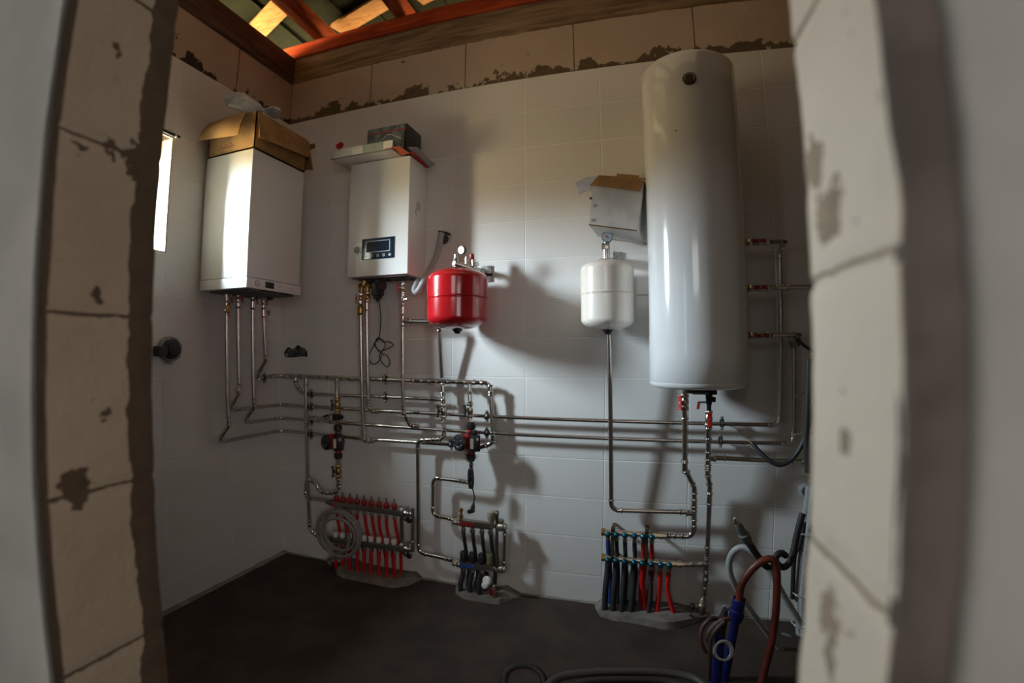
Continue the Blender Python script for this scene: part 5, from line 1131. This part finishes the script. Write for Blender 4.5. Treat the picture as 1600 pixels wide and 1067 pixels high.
# ================================================================== HOSES AND CABLES AT THE RIGHT
yd = -.45
def cable(name, label, pts, r, m, cat='cable', n=6, rib=None):
    P_ = spline(pts, n); b = MB()
    if rib: hp_, rf_ = corr(P_, r, rib, r * .55); b.tube(hp_, r, 12, rfun=rf_)
    else: b.tube(P_, r, 12)
    return tag(b.build(name, m), label, cat)
cable('power_cable', 'thick black cable with frayed wire end sagging in front of the right level pipe', [(2.630, -0.2, 0.897), (2.653, -0.22, 0.869), (2.686, -0.24, 0.839), (2.726, -0.25, 0.82), (2.772, -0.25, 0.837), (2.811, -0.25, 0.889), (2.840, -0.25, 0.971), (2.854, -0.25, 1.076)], .0095, mat('black_cable', (.022, .025, .03), .45))
for lb, a_, c_ in (('pale frayed wire at the tip of the black cable, upper strand', ((2.630, -0.2, 0.895)), ((2.604, -0.195, 0.91))), ('pale frayed wire at the tip of the black cable, lower strand', ((2.633, -0.2, 0.892)), ((2.603, -0.205, 0.887)))):
    b = MB(); b.tube([a_, lerp(a_, c_, .5) + V(0, 0, .003), c_], .0022, 6); tag(b.build('bare_wire', mat('pale_wire', (.55, .42, .32), .5)), lb, 'wire', 'frayed wires')
cable('cable_conduit', 'black cable running down the right edge beside the doorway', [(2.800, -0.4, 1.260), (2.795, -0.4, 1.066), (2.792, -0.4, 0.944), (2.800, -0.4, 0.826)], .012, RUBBER)
cable('power_cable', 'black welding cable rising to the right of the hoses', [(2.802, -0.35, 0.65), (2.783, -0.36, 0.581), (2.769, -0.37, 0.506), (2.754, -0.38, 0.462), (2.726, -0.4, 0.448), (2.696, -0.42, 0.471), (2.690, -0.42, 0.496), (2.711, -0.41, 0.509), (2.733, -0.4, 0.495)], .013, RUBBER)
cable('power_cable', 'black cable under the clamp tip, curving into the hoses', [(2.577, -0.47, 0.566), (2.609, -0.46, 0.519), (2.642, -0.45, 0.475), (2.676, -0.43, 0.453), (2.701, -0.42, 0.461)], .013, RUBBER)
A_ = V((2.527, -0.5, 0.649)); B_ = V((2.577, -0.47, 0.566))
root = thing('cable_lug', 'grey electrode clamp with bright metal tip standing up from the black cable', 'clamp', tuple(A_))
d = (B_ - A_); b = MB(); b.lathe(A_, d, [(0, .011), (.02, .016), (.05, .015), (.055, .021), (.085, .019), (d.length, .014)], 14); b.build('grip', mat('grey_rubber_grip', (.13, .14, .14), .6), root)
b = MB(); b.lathe(A_, -d, [(-.01, .006), (.012, .008), (.02, .0045), (.028, .006)], 10); b.obox(A_ + V(-.008, -.004, .006), (.012, .012, .014), X3, .003); b.build('tip', FIT, root)
# grey flexible conduit: two lengths crossing
cable('grey_hose', 'pale grey hose arching over from behind the blue pole to the right edge', [(2.844, -0.22, -0.077), (2.747, -0.26, 0.051), (2.666, -0.3, 0.164), (2.589, -0.34, 0.278), (2.535, -0.38, 0.382), (2.519, -0.4, 0.451), (2.530, -0.42, 0.508), (2.562, -0.43, 0.532), (2.599, -0.44, 0.52), (2.639, -0.44, 0.481), (2.685, -0.44, 0.414), (2.741, -0.43, 0.322), (2.802, -0.42, 0.228)], .0125, GREYHOSE, 'hose', rib=.04)
root = thing('blue_pole', 'tall blue tube with wide collar holding the red-brown hose', 'tube', tuple(((2.511, -0.5, 0.014))))
T0 = V((2.548, -0.5, 0.357)); T1 = V((2.511, -0.5, 0.009)); d = T1 - T0
b = MB(); b.lathe(T0 + d * .12, d, [(0, .0165), (d.length * .88, .018)], 20); b.build('tube', BLUE, root)
b = MB(); b.lathe(T0, d, [(0, .023), (.004, .025), (.045, .024), (.048, .027), (.07, .0285), (.09, .024), (.095, .0165)], 26, cap=False); b.lathe(T0 + d * .02, d, [(0, .022), (.04, .020)], 24); b.build('collar', BLUE, root)
cable('red_hose', 'red-brown hose looping out of the tall blue tube down to the floor', [T0 + V(0, 0, -.02), (2.550, -0.5, 0.395), (2.562, -0.5, 0.434), (2.590, -0.5, 0.479), (2.625, -0.5, 0.511), (2.657, -0.5, 0.518), (2.675, -0.5, 0.484), (2.681, -0.5, 0.417), (2.683, -0.5, 0.303), (2.675, -0.5, 0.185), (2.659, -0.5, 0.077), (2.640, -0.52, -0.006)], .0145, ORANGEHOSE, 'hose')
root = thing('blue_pole', 'short blue tube in front, with clear ring and brown hose loops around its top', 'tube', tuple(V((2.463, -0.62, 0.058))))
T0 = V((2.469, -0.62, 0.289)); T1 = V((2.463, -0.62, 0.045)); d = T1 - T0
b = MB(); b.lathe(T0, d, [(0, .015), (.03, .020), (d.length, .021)], 20); b.build('tube', BLUE, root)
b = MB(); b.lathe(V((2.480, -0.62, 0.371)), (-.15, 0, -1), [(0, .010), (.02, .014), (.05, .018), (.09, .019)], 14); b.build('black_neck', RUBBER, root)
q = V((2.478, -0.63, 0.381)); b = MB(); b.obox(q, (.010, .01, .022), ((.9, 0, .4), (0, 1, 0), (-.4, 0, .9)), .002); b.obox(q + V(.012, 0, .001), (.008, .01, .02), ((.9, 0, -.4), (0, 1, 0), (.4, 0, .9)), .002); b.build('metal_tip', ZINC, root)
q = V((2.479, -0.66, 0.237)); b = MB(); b.ring(q, (.25, -1, .35), .032, .0045, 30, 8); b.ring(q + V(-.004, .012, -.01), (.25, -1, .35), .031, .003, 30, 8); tag(b.build('clear_ring', mat('cloudy_plastic', (.5, .5, .48), .25, alpha=.85)), 'cloudy clear plastic ring in front of the short blue tube', 'ring')
pts = [(2.498, -0.63, 0.344), (2.473, -0.64, 0.343), (2.448, -0.64, 0.321), (2.427, -0.64, 0.284), (2.426, -0.63, 0.253), (2.432, -0.6, 0.273), (2.458, -0.59, 0.308), (2.449, -0.6, 0.323), (2.427, -0.62, 0.327), (2.403, -0.63, 0.296), (2.400, -0.64, 0.256), (2.416, -0.64, 0.218), (2.431, -0.63, 0.203)]
cable('brown_hose', 'thin brown hose looped around the top of the short blue tube', pts, .0075, mat('brown_hose', (.10, .045, .035), .5), 'hose')
cable('brown_hose', 'dark brown hose hanging straight down left of the short blue tube', [(2.475, -0.66, 0.347), (2.445, -0.67, 0.316), (2.430, -0.67, 0.273), (2.431, -0.67, 0.204), (2.435, -0.66, 0.117)], .0078, mat('dark_brown_hose', (.055, .035, .03), .5), 'hose')
# hoses on the floor at the bottom of the view
pts = [V((1.832, -0.766, 0.02)), V((1.877, -0.638, 0.02)), V((1.992, -0.572, 0.02)), V((2.139, -0.529, 0.02)), V((2.288, -0.505, 0.02)), V((2.398, -0.521, 0.02)), V((2.452, -0.587, 0.02))]
cable('floor_hose', 'large dark hose lying in a wide curve on the floor at the bottom', pts, .016, mat('dusty_hose', (.075, .068, .06), .5), 'hose')
pts = [V((1.873, -0.79, 0.02)), V((1.966, -0.647, 0.02)), V((2.143, -0.581, 0.02)), V((2.312, -0.561, 0.02)), V((2.392, -0.617, 0.02))]
cable('floor_hose', 'inner black hose beside the large dark hose on the floor', pts, .013, mat('dusty_black', (.03, .028, .026), .5), 'hose')
pts = [V((1.698, -0.762, 0.016)), V((1.675, -0.657, 0.016)), V((1.700, -0.607, 0.016)), V((1.757, -0.59, 0.016)), V((1.813, -0.625, 0.016)), V((1.850, -0.718, 0.016))]
cable('floor_hose', 'small black ribbed hose arch on the floor, left of the large dark hose', pts, .012, mat('dusty_black', (.03, .028, .026), .5), 'hose', rib=.12)
# ribbed grey conduit bundle at the right edge
root = thing('conduit_bundle', 'upright bundle of ribbed grey conduits at the right edge with white ties', 'conduit', tuple(V((2.890, -0.12, 0.019))))
for k, (dx, dy, r_) in enumerate(((0, 0, .014), (.024, .012, .013), (.012, -.018, .011))):
    hp_, rf_ = corr(spline([V((2.894, -0.12, -0.043)) + V(dx, dy, 0), V((2.871, -0.12, 0.171)) + V(dx, dy, 0), V((2.872, -0.12, 0.351)) + V(dx, dy, 0), V((2.879, -0.12, 0.526)) + V(dx, dy, 0), V((2.891, -0.12, 0.699)) + V(dx, dy, 0)], 8), r_, .12, .008); MB().tube(hp_, r_, 12, rfun=rf_).build('conduit', mat('conduit_grey', (.33, .34, .34), .5), root)
hp_ = spline([(2.843, -0.13, 0.189), (2.840, -0.13, 0.383), (2.861, -0.13, 0.442), (2.873, -0.13, 0.544)], 6); MB().tube(hp_, .010, 10).build('black_tube', RUBBER, root)
for q in ((2.850, -0.15, 0.501), (2.860, -0.15, 0.221), (2.864, -0.15, 0.08)):
    q = V(q); b = MB(); b.obox(q + V(.02, -.02, 0), (.075, .003, .006), ((1, 0, -.05), (0, 1, 0), (.05, 0, 1))); b.ring(q + V(.015, .015, 0), (0, 0, 1), .034, .002, 20, 6); b.build('cable_tie', WCAP, root)
p = V((2.829, -0.13, -0.021)); b = MB(); b.lathe(p, (-.5, -1, .35), [(-.02, .03), (0, .040), (.012, .042), (.02, .036), (.022, .002)], 22); tag(b.build('round_cap', mat('dull_grey_cap', (.17, .18, .18), .55, var=.25, vscale=60)), 'round dull grey cap on the floor beside the conduit bundle', 'cap')
p = V((2.913, -0.02, 0.649)); b = MB(); b.lathe(p + V(0, .02, 0), (0, -1, 0), [(0, .036), (.014, .036), (.018, .028), (.018, .022), (.002, .020)], 26); tag(b.build('wall_socket', mat('pale_grey_plastic', (.42, .45, .46), .4)), 'round pale grey socket on the back wall at the right edge', 'socket')
for lb, a_, c_ in (('pale cable stub reaching in from the right edge, upper one', ((2.796, -0.2, 1.092)), ((2.887, -0.2, 1.135))), ('pale cable stub reaching in from the right edge, lower one', ((2.790, -0.2, 0.936)), ((2.890, -0.2, 0.945)))):
    b = MB(); b.tube([a_, lerp(a_, c_, .5) + V(0, 0, .004), c_], .0042, 8); tag(b.build('cable_stub', mat('pale_cable', (.42, .42, .40), .5)), lb, 'cable', 'pale cable stubs')
p = V((2.810, -0.16, 1.331)); b = MB(); b.lathe(p, (.2, -1, -.2), [(-.02, .02), (0, .028), (.01, .028), (.014, .02)], 18); b.obox(p + V(.015, -.005, .012), (.04, .01, .008), ((.8, 0, -.5), (0, 1, 0), (.5, 0, .8)), .002); tag(b.build('pipe_rosette', mat('dusty_foil', (.38, .36, .32), .5, .3, var=.3, vscale=50)), 'crumpled pale collar on the pipe bend by the lowest side valve of the water heater', 'collar')
b = MB(); b.tube([V((2.815, -0.18, 1.339)), V((2.849, -0.18, 1.309)), V((2.894, -0.18, 1.279))], .007, 8); tag(b.build('black_cord', RUBBER), 'short black cord at the right edge beside the lowest side valve', 'cord')

# ------------------------------------------------------------------ tidy helper properties
for o in bpy.data.objects:
    for k in ('_o', '_own'):
        if k in o: del o[k]
